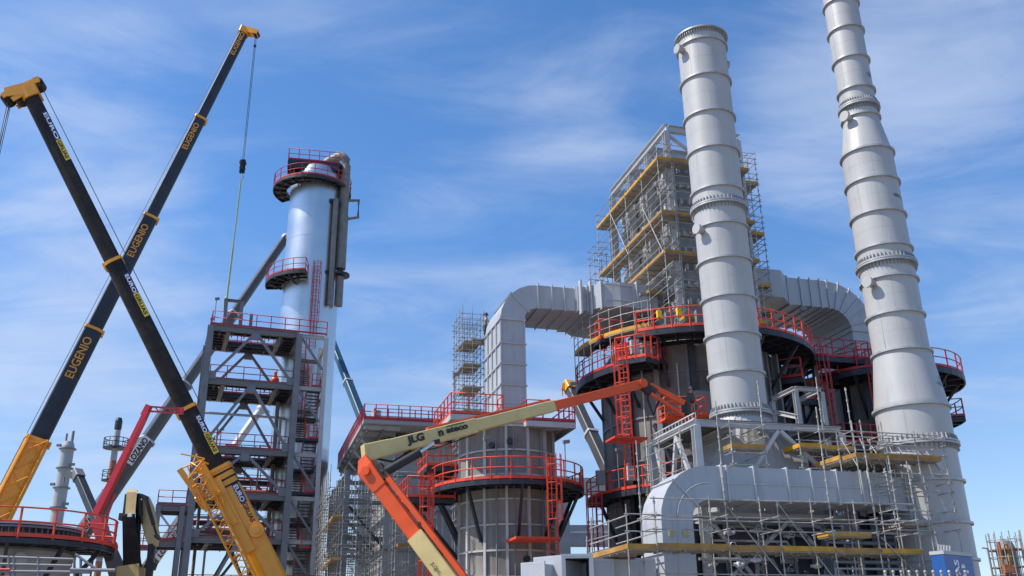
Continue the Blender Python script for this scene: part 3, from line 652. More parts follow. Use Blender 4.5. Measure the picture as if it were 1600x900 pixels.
for p, q in (((tu0, tv0+.1, 30.8), (tu0+2.2, tv0+.1, 29.3)), ((tu1, tv0+.1, 30.8), (tu0+2.4, tv0+.1, 29.3)), ((tu0, tv0+2.8, 30.8), (tu1, tv0+2.8, 29.0)), ((tu0+.1, tv0+5.7, 30.8), (tu1, tv0+5.7, 29.0))): br(p, q, .16, 'steel_lt', PL, th)
# scaffolding round the tower
th = thing('scaffold', 'tall scaffold with yellow toe boards wrapped round the convection tower', 'scaffold', W(-4.6, -5.8, 18), YAW, 'scaffolds')
L0 = [18.4+2.0*k for k in range(6)]
scaffold(th, [-4.6, -3.7], [-5.85, -3.4, -0.9, 1.6, 4.1], 18.4, 28.4, PL, lift=2.0, over=1.2,
    planks=[(-4.6, -3.7, -5.85, 4.1, 28.3), (-4.6, -3.7, -5.85, 4.1, 24.85), (-4.6, -3.7, -5.85, 1.0, 22.4), (-4.6, -3.7, -3.4, 4.1, 20.9)],
    braces=[((-4.65, -5.8, 22.4), (-4.65, -3.4, 26.4)), ((-4.65, 1.6, 20.4), (-4.65, 4.1, 24.4)), ((-4.65, -.9, 24.4), (-4.65, 1.6, 28.4))])
scaffold(th, [-3.65, -1.2, 1.3], [-5.85, -5.1], 18.4, 28.4, PL, lift=2.0, over=.9,
    planks=[(-3.65, 1.3, -5.85, -5.1, 28.3), (-3.65, 1.3, -5.85, -5.1, 24.85), (-3.65, 1.3, -5.85, -5.1, 22.4), (-3.65, 1.3, -5.85, -5.1, 18.6)])
scaffold(th, [2.0, 3.4], [-3.4, -1.8], 18.4, 30.4, PL, lift=1.5, over=.6, planks=[(2.0, 3.4, -3.4, -1.8, z) for z in (20.4, 22.0, 25.4, 28.9)], rails=True)
scaffold(th, [-4.6, -3.7], [4.9, 5.9], 20.4, 26.4, PL, lift=2.0, over=.6, rails=True)

# ================================================================== RIGHT DUCT, RIGHT VESSEL
th = thing('flue_duct', 'grey duct on the right bending from the tower down behind the taller chimney', 'duct', W(11.4, 0, 17.5), YAW, 'flue ducts')
zc2 = 22.45; ro = 2.3; uc2 = 10.55
sts = [(1.4, zc2+.1, 0, 1.35), (2.8, zc2+.1, 0, 1.35), (4.6, zc2+.1, 0, 1.35), (5.4, zc2, 0, 1.0), (6.3, zc2, 0), (7.0, zc2, 0), (7.7, zc2, 0), (uc2-ro, zc2, 0)]
sts += [(uc2-ro+ro*math.sin(R(t)), zc2-ro+ro*math.cos(R(t)), -t) for t in (15, 30, 45, 60, 75)] + [(uc2, zc2-ro, -90), (uc2, 19.4, -90), (uc2, 18.6, -90), (uc2, 17.2, -90)]
box_duct(th, sts, .9, 4.2, PL, ribs=(1, 3, 4, 5, 6, 7, 8, 9, 10, 11, 12, 13, 14), rib_h=.1)
VR, RVR = (12.3, 0.0), 2.9
th = thing('heater_vessel', 'dark round heater vessel with red walkways, mostly behind the taller chimney', 'heater', W(*VR), YAW)
ribbed_vessel(th, VR, RVR, 0, 17.1, PL, shell='primer', rib='steel', rings=[1.5+2.2*k for k in range(8)], nv=12, av0=10)
for a in (200, 225, 250, 285): 
    d = Vector((math.cos(R(a)), math.sin(R(a)), 0)); o = Vector((*VR, 0)); MB(PL).ibeam(o+d*(RVR+.45), o+d*(RVR+.45)+Vector((0,0,17)), .4, .4, .04, up=d).build('shell_column', 'dark', th)
ring_platform(th, VR, RVR+.1, 5.2, 185, 375, 17.2, PL, n=22, rail='red', brace=(4, 8, 12, 16, 20), drop=2.6, depth=.34)
ring_platform(th, VR, RVR+.1, 4.9, 330, 375, 15.0, PL, n=8, rail='red', brace=(3, 6), drop=2.2, depth=.3)
platform(th, [(6.6, -2.5), (6.6, -4.0), (9.3, -4.0), (9.3, -2.6)], [(6.7, -2.5), (6.7, -2.5), (9.2, -2.5), (9.2, -2.6)], 12.6, PL, rail='red', sp=.8, depth=.4)
platform(th, [(5.4, .5), (5.4, -3.4), (9.6, -3.4)], [(7.2, .5), (7.2, -2.0), (9.6, -2.0)], 17.9, PL, rail='red', sp=.8, depth=.3)
platform(th, [(3.9, -.6), (4.2, -2.6), (6.8, -2.6)], [(5.0, -.6), (5.2, -1.5), (6.8, -1.5)], 15.4, PL, rail='red', sp=.8, depth=.3)
platform(th, [(3.9, -2.6), (7.0, -2.6), (7.0, -1.2)], [(3.9, -1.2), (6.0, -1.2), (6.0, -1.2)], 11.4, PL, rail='red', sp=.7, depth=.3)
ladder(th, (9.15, -3.9), 12.7, 18.4, 270, PL, m='red'); ladder(th, (6.4, -3.0), 11.2, 18.6, 250, PL, m='red')
for u in (5.5, 6.5): MB(PL).ibeam((u, -2.2, 0), (u, -2.2, 17.7), .3, .3, .03).build('column', 'steel', th)
b = MB(PL); b.lathe([(1.5, 8), (1.5, 17.0)], 32, (6.9, -.2)); b.build('ladder_shaft', 'primer_dk', th)
br((6.0, -2.4, 14.9), (3.4, -3.2, 11.6), .22, 'dark', PL, th); br((4.6, -2.6, 17.3), (3.2, -3.2, 14.8), .2, 'dark', PL, th)

# ================================================================== LOWER DUCT between the stacks
th = thing('flue_duct', 'front blue grey duct with a round elbow at its left end', 'duct', W(-10.2, -15.1, 0), YAW, 'flue ducts')
uc, zc, rc = -10.0, 7.82, 1.45
sts = [(uc, z, 90) for z in (2.0, 4.0, 5.15, zc-rc)] + [(uc+rc-rc*math.cos(R(t)), zc-rc+rc*math.sin(R(t)), 90-t) for t in (11, 22.5, 34, 45, 56, 67.5, 79)] + [(uc+rc, zc, 0)]
nb = len(sts)-1; sts += [(u, zc, 0) for u in (-7.95, -7.7, -6.5, -5.0, -3.9, -2.7, -1.55, -1.2, -.3)]
box_duct(th, sts, .66, 1.9, PL, v0=-15.1, ribs=(1, 2, 7, 12, 13, 14, 15, 16, 17, 18, 19, 20), rib_h=.07)
b = MB(PL)
for a, c in zip(sts[12:-1], sts[13:]): b.bar((a[0], -16.07, zc), (c[0], -16.07, zc), .05, .05)
pts = []
for st in sts[2:12]: pts.append((st[0], -16.07, st[1]))
b.path(pts, .03, 5); b.build('mid_stiffener', 'ductrib', th)
b = MB(PL); b.lathe([(.02, 7.0), (.9, 7.0), (.9, 8.4), (.02, 8.4)], 24, (.45, -14.8)); b.box((-.3, -15.69, 7.0), (.45, -13.91, 8.4)); b.build('inlet_box', 'duct', th)
for k, u in enumerate((-10.3, -9.7)):
    pl_ = MB(PL).box((u-.13, -16.1, 5.72), (u+.13, -16.052, 6.02)).build('inspection_plate', 'stack', th); MB(PL).box((u-.09, -16.12, 5.76), (u+.09, -16.101, 5.98)).build('plate_cover', 'lime', pl_)
# dark preheater casing and pipe clutter under the duct
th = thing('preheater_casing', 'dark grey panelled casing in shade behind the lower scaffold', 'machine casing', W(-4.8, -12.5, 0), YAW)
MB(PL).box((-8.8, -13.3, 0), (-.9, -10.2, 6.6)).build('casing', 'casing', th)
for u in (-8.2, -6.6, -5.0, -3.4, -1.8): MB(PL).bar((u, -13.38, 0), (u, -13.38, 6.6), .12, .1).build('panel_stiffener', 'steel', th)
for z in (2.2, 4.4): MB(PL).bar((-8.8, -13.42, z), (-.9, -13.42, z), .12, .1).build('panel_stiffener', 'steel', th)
th = thing('pipe_bundle', 'cluster of small pipes and valves below the right end of the front duct', 'pipes', W(-2.4, -14.6, 0), YAW)
for k in range(7):
    z = 6.3-.27*k; u = -2.9+.12*random.random(); MB(PL).path([(u, -14.6-.12*k, 0), (u, -14.6-.12*k, z), (0.6, -14.5-.12*k, z)], .06+.02*(k % 3), 8).build('pipe', random.choice(['steel_lt', 'pipe', 'steel']), th)
for k in range(8):
    u = -8.8+1.05*k; MB(PL).path([(u, -14.1-.2*(k % 3), 0), (u, -14.1-.2*(k % 3), 4.0+.35*(k % 4)), (u+.5, -13.5, 4.3+.35*(k % 4))], .07+.03*(k % 2), 8).build('pipe', ('steel_lt', 'pipe')[k % 2], th)

# ================================================================== LOWER FRONT SCAFFOLDS
th = thing('scaffold', 'front scaffold with long yellow toe boards below the front duct', 'scaffold', W(-11.8, -18, 0), YAW, 'scaffolds')
us = [-11.8, -8.95, -6.8, -4.55, -2.6, -.74]
for iu, u in enumerate(us):
    for v in (-18.0, -16.75):
        top = {0: 6.9, 1: 10.6, 2: 6.9, 3: 10.6, 4: 9.2, 5: 8.6}[iu] if v == -18.0 else (7.2 if iu else 9.2)
        b = MB(PL); b.tube((u, v, 0), (u, v, top), .028, 6)
        z = .2
        while z < top: b.tube((u, v, z-.05), (u, v, z+.05), .052, 6); z += .5
        b.build('standard', 'galv', th)
for z in (1.0, 3.2, 4.2, 5.75, 6.25, 6.85):
    for v in (-18.0, -16.75):
        if v > -17 and z in (5.75, 6.85): continue
        MB(PL).tube((us[0]-.15, v, z+random.uniform(-.03, .03)), (us[-1]+.2, v, z+random.uniform(-.05, .05)), .025, 6).build('ledger', 'galv', th)
for iu, u in enumerate(us):
    for z in (3.2, 5.05, 5.75, 6.25): MB(PL).tube((u, -18.15, z+.05), (u, -16.6, z+.05), .024, 5).build('transom', 'galv', th)
for p, q in (((-8.9, -18.05, 4.6), (-5.3, -18.05, 1.2)), ((-6.8, -18.05, 6.8), (-4.0, -18.05, 3.0)), ((-8.9, -18.05, 6.6), (-6.8, -18.05, 4.0)), ((-2.5, -18.05, 5.6), (-.8, -18.05, 3.9)), ((-11.8, -18.05, 4.7), (-10.4, -18.05, 2.0))): MB(PL).tube(p, q, .024, 5).build('brace_tube', 'galv', th)
for u0_, u1_ in ((-11.8, -8.95), (-8.93, -6.8), (-6.78, -4.55), (-4.53, -2.6), (-2.58, -.74)): plank(th, u0_+.03, u1_-.03, -18.0, -16.9, 5.0+.04*(u0_ < -9)-.03*(u0_ > -5), PL)
plank(th, -4.5, -2.63, -17.6, -16.9, 5.62, PL)
plank(th, -12.9, -11.85, -18.0, -14.4, 5.0, PL)
for v in (-18.0, -14.4):
    MB(PL).tube((-12.9, v, 0), (-12.9, v, 6.6), .028, 6).build('standard', 'galv', th)
for z in (5.6, 6.2): MB(PL).tube((-12.9, -18.15, z), (-12.9, -14.2, z), .025, 6).build('ledger', 'galv', th); MB(PL).tube((-11.8, -18.15, z+.03), (-11.8, -14.2, z+.03), .025, 6).build('ledger', 'galv', th)
for z in (5.65, 6.25): MB(PL).tube((-13.0, -18.05, z), (-11.6, -18.05, z), .025, 6).build('ledger', 'galv', th)
th = thing('scaffold', 'scaffold of short boarded lifts round the steel frame below the shorter chimney', 'scaffold', W(-7, -13.9, 0), YAW, 'scaffolds')
for u, v, top in ((-8.2, -13.2, 10.6), (-8.2, -11.0, 10.6), (-6.55, -14.6, 10.8), (-4.98, -14.6, 12.6), (-3.15, -14.4, 10.5), (-1.9, -14.4, 13.0), (-.45, -14.4, 12.6), (-.1, -14.6, 11.1), (-8.2, -9.4, 10.6)):
    b = MB(PL); b.tube((u, v, 6.9), (u, v, top), .028, 6); z = 7.0
    while z < top: b.tube((u, v, z-.05), (u, v, z+.05), .052, 6); z += .5
    b.build('standard', 'galv', th)
plank(th, -6.5, -4.98, -14.6, -13.8, 9.55, PL); plank(th, -3.1, -1.9, -14.4, -13.0, 9.75, PL); plank(th, -1.85, -.5, -14.4, -13.4, 9.7, PL); plank(th, -8.2, -7.7, -13.2, -9.4, 8.2, PL); plank(th, -4.6, -2.6, -11.4, -9.4, 10.2, PL)
for z in (8.4, 8.9, 9.4, 10.1, 10.6):
    for p, q in (((-8.2, -13.4, z), (-8.2, -9.2, z)), ((-6.7, -14.6, z), (-4.8, -14.6, z)), ((-6.5, -14.8, z), (-6.5, -12.0, z)), ((-4.98, -14.8, z), (-4.98, -12.0, z)), ((-1.9, -14.6, z), (-1.9, -12.0, z)), ((-3.3, -14.4, z), (-.3, -14.4, z)), ((-.45, -14.6, z), (-.45, -11.5, z))):
        MB(PL).tube(p, q, .024, 5).build('ledger', 'galv', th)
th = thing('scaffold', 'scaffold bay with a tan walkway between the two chimneys', 'scaffold', W(-1, -17, 0), YAW, 'scaffolds')
scaffold(th, [-1.0, .4, 1.75], [-17.3, -16.3], 6.0, 9.0, PL, lift=1.5, over=1.1, base=0, planks=[], rails=True)
plank(th, -2.3, 1.75, -17.0, -16.1, 8.85, PL); plank(th, 0.3, 1.75, -16.1, -15.9, 9.05, PL, toe=False)
for z in (9.4, 9.95): MB(PL).tube((-2.4, -17.0, z), (1.9, -17.0, z), .025, 6).build('ledger', 'galv', th); MB(PL).tube((-2.4, -16.1, z), (.3, -16.1, z), .025, 6).build('ledger', 'galv', th)
for k in range(7): MB(PL).tube((-2.3+.65*k, -17.0, 8.5), (-2.3+.65*k+.3*(k % 2), -16.1, 9.9), .02, 5).build('brace_tube', 'galv', th)
for u in (-2.3, -.9): MB(PL).tube((u, -17.0, 7.4), (u, -17.0, 10.4), .028, 6).build('standard', 'galv', th)

# ================================================================== ROOFED BUILDING with a red railed canopy
RB0 = at(568, 655, 62); RB0.z = 0; RBF = frame(RB0, YAW); RZ = at(568, 655, 62).z
th = thing('plant_building', 'grey plant building with an overhanging roof deck edged by a long red railing', 'building', RB0, YAW)
MB(RBF).box((0, 0, RZ-.25), (9.5, 17.5, RZ)).build('roof_slab', 'panel', th)
railing(th, [(.05, 17.4, RZ), (.05, .05, RZ), (9.4, .05, RZ)], 'red', 1.1, .8, .035, toe=.25, fr=RBF)
railing(th, [(.9, 17.0, RZ), (.9, 1.2, RZ), (9.4, 1.2, RZ)], 'red', 1.1, .9, .03, toe=.25, fr=RBF, name='inner_railing')
for k in range(9): MB(RBF).ibeam((.1, .5+2.05*k, RZ-.42), (2.6, .5+2.05*k, RZ-.42), .16, .3, .02).build('roof_beam', 'steel_lt', th)
for u in (.3, 1.4): MB(RBF).ibeam((u, .2, RZ-.7), (u, 17.3, RZ-.7), .16, .26, .02).build('roof_beam', 'steel', th)
MB(RBF).box((1.9, 2.2, 0), (9.4, 17, RZ-.86)).build('wall', 'panel', th)
for k in range(4): MB(RBF).box((2.4+1.75*k, 2.1, 1), (2.55+1.75*k, 2.19, RZ-.9)).build('wall_stiffener', 'steel_lt', th)
for z in (RZ-3.4, RZ-5.8, RZ-8.4): MB(RBF).box((1.9, 2.05, z), (9.4, 2.09, z+.16)).build('wall_stiffener', 'steel', th)
MB(RBF).box((3.2, 2.12, RZ-2.0), (4.4, 2.185, RZ-1.2)).build('louvre', 'dark', th)
for v in (2.4, 6.5, 10.5, 14.5):
    MB(RBF).ibeam((-.6, v, 0), (-.6, v, RZ-3.0), .3, .3, .03).build('column', 'steel', th)
    for z in (RZ-3.2, RZ-5.2, RZ-7.6): MB(RBF).ibeam((-.9, v, z), (2.2, v, z), .22, .28, .02).build('beam', 'steel', th)
    MB(RBF).bar((-.5, v, RZ-5.4), (2.0, v, RZ-8.2), .16, .16).build('diagonal_brace', 'dark', th)
    MB(RBF).bar((.2, v, RZ-.9), (1.9, v, RZ-2.8), .14, .14).build('diagonal_brace', 'steel_lt', th)
for z in (RZ-3.2, RZ-5.2, RZ-7.6): MB(RBF).ibeam((-.6, 2.2, z), (-.6, 14.8, z), .22, .28, .02).build('beam', 'steel', th)
b = MB(RBF); b.lathe([(.35, RZ+.02), (.35, RZ+1.1), (.02, RZ+1.25)], 16, (1.1, 2.0)); b.build('roof_vent', 'steel_lt', th)
th = thing('scaffold', 'dense scaffold full of tubes under the red railed roof', 'scaffold', RBF @ Vector((0, 0, 0)), YAW, 'scaffolds')
scaffold(th, [-2.0, -1.1, -.2, .7, 1.6], [-.4, 1.4, 3.2, 5.0, 6.8, 8.6, 10.4], 2.0, RZ-4, RBF, lift=1.8, over=.8, base=0, rails=True,
    planks=[(-1.6, -1.0, .6, 8.6, RZ-9.2), (-1.6, -1.0, .6, 8.6, RZ-6.5)], braces=[((-1.6, .6, 4), (-1.6, 4.6, 9)), ((-1.6, 4.6, 3), (-1.6, 8.6, 8)), ((-1.6, .6, 8.5), (1.2, .6, 5)), ((-1.6, .5, 5), (1.2, .5, 2))])
th = thing('scaffold', 'scaffold with short yellow boards between the roofed building and the smaller vessel', 'scaffold', RBF @ Vector((3, -2, 0)), YAW, 'scaffolds')
scaffold(th, [2.2, 3.1, 4.0, 4.9], [-1.4, -.2, 1.0], 2.4, RZ-4.4, RBF, lift=1.9, over=.8, base=0, planks=[(2.4, 4.9, -1.4, -.5, 8.1), (2.4, 4.9, -1.4, -.5, 4.3)])
th = thing('scaffold', 'tall thin bare scaffold tower standing behind the rising flat duct', 'scaffold', W(-15.5, 3, 0), YAW, 'scaffolds')
scaffold(th, [-14.4, -13.75, -13.1], [2.0, 2.8, 3.6, 4.4], 8.0, 20.3, PL, lift=1.5, over=1.0, base=7, ledger_r=.02, std_r=.022, rails=True)
for k in range(5): plank(th, -14.3, -13.2, 2.0, 4.2, 13.4+1.4*k, PL, toe=False)

# ================================================================== CONCRETE BUILDING far behind
th = thing('concrete_building', 'pale concrete frame building seen in gaps around the smaller vessel', 'building', at(640, 1000, 84)*1.0, YAW)
c0 = at(660, 800, 82); c0.z = 0; CBF = frame(c0, R(8))
MB(CBF).box((0, .6, 0), (5.6, 9, 18)).build('wall', 'conc', th)
for u in (.0, 2.3, 5.0): MB(CBF).box((u, 0, 0), (u+.9, .597, 18.2)).build('pillar', 'conc', th)
for z in (5, 8.6, 12.0): MB(CBF).box((1.1, .3, z), (2.2, .597, z+1.6)).build('window', 'glass', th); MB(CBF).box((3.4, .3, z), (4.8, .597, z+1.6)).build('window', 'glass', th)
cq = CBF @ Vector((14, 0, 0)); cy = lambda y: zat(cq.x, cq.y, y)
for u in (11.8, 17.0): MB(CBF).box((u, 0, 0), (u+1.1, 1.6, cy(744))).build('pillar', 'conc', th)
for z0_, z1_ in ((cy(770), cy(746)), (cy(852), cy(820)), (cy(930), cy(905))): MB(CBF).box((5.7, .1, z0_), (19.0, 1.5, z1_)).build('floor_beam', 'conc', th)
MB(CBF).box((5.7, .02, cy(833)), (19.0, .06, cy(830))).build('handrail', 'white', th)

# ================================================================== LEFT STEEL TOWER
LYAW = R(21); LO = at(330, 507, 68); LZ = LO.z; LO = Vector((LO.x, LO.y, 0)); LT = frame(LO, LYAW)
lz = lambda y: zat(LO.x, LO.y, y)
th = thing('steel_tower', 'dark grey braced steel access tower with crimson railings and stairs beside the silver column', 'steel tower', LO, LYAW)
TW = th
D = 5.4; UX = (0, 6.75, 8.9)
lev = [lz(y) for y in (507, 590, 697, 768, 838)]
for u in UX[:2]:
    for v in (0, D): MB(LT).ibeam((u, v, 0), (u, v, lev[0]-.1), .46, .46, .045).build('column', 'steel', th)
for v in (.1, 2.9): MB(LT).ibeam((UX[2], v, 0), (UX[2], v, lev[0]-.2), .32, .34, .03).build('column', 'steel_lt', th)
for k, z in enumerate(lev):
    for v in (0, D): MB(LT).ibeam((0.23, v, z-.2), (6.52, v, z-.2), .3, .42, .035).build('beam', 'steel', th)
    for u in UX[:2]: MB(LT).ibeam((u, .23, z-.2), (u, D-.23, z-.2), .3, .42, .035).build('beam', 'steel', th)
    MB(LT).ibeam((6.98, .1, z-.2), (8.74, .1, z-.2), .22, .3, .03).build('beam', 'steel_lt', th)
    MB(LT).ibeam((8.9, .27, z-.9), (8.9, 2.73, z-.9), .22, .3, .03).build('beam', 'steel_lt', th)
    MB(LT).ibeam((6.98, 2.9, z-1.4), (8.74, 2.9, z-1.4), .22, .3, .03).build('beam', 'steel', th)
    b = MB(LT)
    for v in (.62, 1.2): b.ibeam((.25, v, z-.16), (6.5, v, z-.16), .12, .26, .02)
    for v in (4.2, 4.75): b.ibeam((.25, v, z-.16), (6.5, v, z-.16), .12, .26, .02)
    for u in (.55, 1.0, 5.75, 6.2):
        b.ibeam((u, 1.3, z-.16), (u, 4.1, z-.16), .12, .26, .02)
    for u in [.7+.95*j for j in range(7)]:
        b.ibeam((u, .1, z-.42), (u, 1.3, z-.42), .08, .16, .015); b.ibeam((u, 4.1, z-.42), (u, D, z-.42), .08, .16, .015)
    for v in (1.8, 2.5, 3.2, 3.9):
        for u in (.1, 5.7): b.ibeam((u, v, z-.36), (u+1.0, v, z-.36), .08, .16, .015)
    b.build('floor_joists', 'dark', th)
    for u in (1.35, 5.35): MB(LT).ibeam((u, .2, z-.25), (u, D-.2, z-.25), .34, .4, .03).build('floor_girder', 'pipe', th)  # brownish finish paints in the light bounced up from the ground
    b = MB(LT); b.box((.05, .05, z+.02), (6.7, 1.3, z+.06)); b.box((.05, 4.1, z+.02), (6.7, D-.05, z+.06)); b.box((.05, 1.3, z+.02), (1.1, 4.1, z+.06)); b.box((5.65, 1.3, z+.02), (6.7, 4.1, z+.06))
    dk = b.build('platform_deck', 'grate', th)
    railing(dk, [(.05, D, z+.06), (.05, 0, z+.06), (6.9, 0, z+.06), (8.9, 0, z+.06)] if k == 0 else [(.3, .3, z+.06), (6.5, .3, z+.06)], 'red', 1.1, 1.15, .036, fr=LT)
    railing(dk, [(.05, D, z+.06), (6.7, D, z+.06)], 'red', 1.1, 1.3, .034, fr=LT, toe=.12)
    railing(dk, [(1.2, 4.1, z+.06), (5.6, 4.1, z+.06)], 'red', 1.05, 1.2, .034, fr=LT, toe=.1)
    zb = lev[k+1] if k < 4 else 3.0
    hh = .0
    for v in (.0, D):
        ta = z-.42; tb = zb+.02
        MB(LT).bar((3.3, v, ta), (.25, v, tb), .2, .2).build('diagonal_brace', 'steel', th); MB(LT).bar((3.5, v, ta), (6.5, v, tb), .2, .2).build('diagonal_brace', 'steel', th)
    for v in (-.012, D+.012):
        for gu, gz in ((3.4, z-.62), (.42, zb+.22), (6.33, zb+.22)): MB(LT).bar((gu, v-.01*(1 if v < 1 else -1), gz-.3), (gu, v-.01*(1 if v < 1 else -1), gz+.3), .62, .24, (0, 1, 0)).build('gusset_plate', 'steel', th)
    zm = (z+zb)/2
    if k in (2, 3): MB(LT).ibeam((.23, D, zm), (6.52, D, zm), .22, .28, .02).build('beam', 'dark', th); railing(th, [(.3, D, zm+.15), (6.4, D, zm+.15)], 'red', 1.0, 1.3, .03, fr=LT, toe=.1)
    MB(LT).bar((0, .25, z-.45), (0, D-.25, zb+.1), .16, .16).build('diagonal_brace', 'steel', th)
    MB(LT).bar((6.98, .1, z-.35), (8.72, .1, z-2.8), .16, .16).build('diagonal_brace', 'steel', th)
# stairs in the right bay
zc = lev[0]-2.2; fl = 0
while zc > 4.5:
    z0_, z1_ = zc-2.05, zc; u = 6.98 if fl % 2 == 0 else 7.8; n = 9
    dk = MB(LT).box((6.9, 2.0 if fl % 2 else .1, z0_-.2), (8.85, 3.2 if fl % 2 else 1.0, z0_)).build('stair_landing', 'dark', th)
    va, vb = (1.0, 2.9) if fl % 2 == 0 else (2.0, .6)
    b = MB(LT)
    for j in range(n): zz = z0_+(z1_-z0_)*(j+.6)/n; vv = va+(vb-va)*(j+.5)/n; b.box((u, vv-.13, zz), (u+.9, vv+.13, zz+.05))
    st = b.build('stair_treads', 'grate', th)
    b = MB(LT)
    for uu in (u-.04, u+.94): b.bar((uu, va, z0_), (uu, vb, z1_), .05, .22)
    b.build('stringers', 'steel', st)
    b = MB(LT)
    for uu in (u-.04, u+.94):
        for hh in (.55, 1.0): b.tube((uu, va, z0_+hh), (uu, vb, z1_+hh), .032, 5)
        for f in (.1, .5, .9): b.bar((uu, va+(vb-va)*f, z0_+(z1_-z0_)*f), (uu, va+(vb-va)*f, z0_+(z1_-z0_)*f+1.0), .05, .05)
    b.build('stair_railing', 'orange_red', st)
    if fl % 2 == 0: railing(dk, [(8.0, .1, z0_), (8.8, .1, z0_), (8.8, 1.0, z0_)], 'red', 1.05, .8, .03, fr=LT)
    zc = z0_; fl += 1
for k, (u, v, r_, m_) in enumerate(((5.9, 3.6, .16, 'pipe'), (6.3, 4.4, .11, 'alu'), (1.5, 4.7, .09, 'steel_lt'), (4.9, 4.7, .07, 'steel_lt'), (.7, 3.2, .12, 'pipe'))):
    MB(LT).path([(u, v, 3), (u, v, lev[1]-.6-1.1*k), (u+.5, v+.6, lev[1]-.5-1.1*k)], r_, 8).build('riser_pipe', m_, th)
for z in (lev[2]-1.4, lev[3]-1.2, lev[1]-1.6): MB(LT).path([(.3, 4.6, z), (6.4, 4.6, z), (6.4, 3.4, z-.2)], .10, 8).build('floor_pipe', 'steel_lt', th)
for k in range(4): MB(LT).bar((.1, 4.4, lev[k+1]+.1), (.1, .5, lev[k]-.4), .14, .14).build('diagonal_brace', 'steel', th)
for k in (1, 2, 3): MB(LT).box((2.2+1.1*(k % 2), 4.3, lev[k]+.06), (3.0+1.1*(k % 2), 4.8, lev[k]+1.2)).build('floor_cabinet', 'steel_lt', th)
# lifting goal post on the roof
b = MB(LT)
for u in (1.0, 2.2): b.ibeam((u, .9, lev[0]+.06), (u, .9, lev[0]+2.35), .24, .24, .025)
b.ibeam((.88, .9, lev[0]+2.45), (2.32, .9, lev[0]+2.45), .24, .2, .025); b.build('lifting_frame', 'steel', th)
MB(LT).ibeam((3.0, .9, lev[0]+.06), (3.0, .9, lev[0]+1.5), .24, .24, .025).build('stub_post', 'steel', th)
# orange valves on the upper floor
b = MB(LT); b.ball((5.4, 2.5, lev[1]+.9), .35); b.tube((5.4, 2.5, lev[1]+.1), (5.4, 2.5, lev[1]+1.6), .12, 8); b.build('valve', 'orange', th)
b = MB(LT); b.path([(.6, 3.4, lev[3]+.6), (6.2, 3.4, lev[3]+.7)], .16, 8); b.path([(2.5, 3.2, lev[3]+.3), (6.2, 3.2, lev[3]+.25)], .12, 8); b.build('floor_pipe', 'orangepipe', th)
b = MB(LT); b.path([(.8, 3.0, lev[4]+.4), (6.0, 3.0, lev[4]+.4)], .14, 8); b.path([(.8, 3.6, lev[4]+.8), (6.0, 3.6, lev[4]+.75)], .2, 8); b.build('floor_pipe', 'pipe', th)
# low part under the last floor: stair and trestle bracing
for p, q in (((.4, .1, 4.0), (3.6, .1, 8.6)), ((1.6, 2.0, 3.6), (5.6, 2.0, 8.4))): MB(LT).bar(p, q, .2, .2).build('diagonal_brace', 'dark', th)
for k in range(9):
    MB(LT).box((2.6+.36*k, 2.4, 4.4+.42*k), (2.95+.36*k, 3.4, 4.46+.42*k)).build('stair_tread', 'steel_lt', th)
dk = MB(LT).box((-.2, .3, 6.0), (6.6, D, 6.06)).build('platform_deck', 'grate', th); railing(dk, [(-.2, .3, 6.06), (6.6, .3, 6.06)], 'red', 1.1, 1.1, .034, fr=LT)
railing(dk, [(6.9, -.2, 6.06), (9.6, -.2, 6.06)], 'red', 1.1, .9, .034, fr=LT)
# lean-to annex on the left
th = thing('pipe_rack', 'low grey steel rack with two railed levels at the left foot of the steel tower', 'pipe rack', LT @ Vector((-2.4, 0, 0)), LYAW)
za, zb_ = zat(*(LT @ Vector((-2.2, 0, 0))).xy, 790), zat(*(LT @ Vector((-2.2, 0, 0))).xy, 846)
for u in (-2.2, -.6):
    for v in (0, 2.4): MB(LT).ibeam((u, v, 0), (u, v, za), .34, .34, .03).build('column', 'steel', th)
for z in (za-.15, zb_-.15):
    for p, q in (((-2.3, 0, z), (-.1, 0, z)), ((-2.3, 2.4, z), (-.1, 2.4, z)), ((-2.2, 0, z), (-2.2, 2.4, z))): MB(LT).ibeam(p, q, .24, .36, .03).build('beam', 'steel', th)
    dk = MB(LT).box((-2.4, -.1, z+.2), (-.3, 2.5, z+.24)).build('platform_deck', 'grate', th)
    railing(dk, [(-2.3, 2.4, z+.25), (-2.3, -.05, z+.25), (-.4, -.05, z+.25)], 'red', 1.0, .9, .034, fr=LT)
dk = MB(LT).box((-3.6, -.1, zb_-.5), (-2.2, 1.4, zb_-.42)).build('platform_deck', 'grate', th); railing(dk, [(-2.3, 1.4, zb_-.4), (-3.6, 1.4, zb_-.4), (-3.6, -.1, zb_-.4), (-2.3, -.1, zb_-.4)], 'red', 1.1, .7, .034, fr=LT)
dk = MB(LT).box((-4.0, -.4, 5.6), (-.3, 1.6, 5.7)).build('platform_deck', 'grate', th); railing(dk, [(-4.0, 1.6, 5.7), (-4.0, -.4, 5.7), (-.3, -.4, 5.7)], 'orange_red', 1.1, .7, .034, fr=LT)
MB(LT).bar((-2.2, .0, za-.4), (-.6, .0, zb_+.2), .14, .14).build('diagonal_brace', 'steel_lt', th)

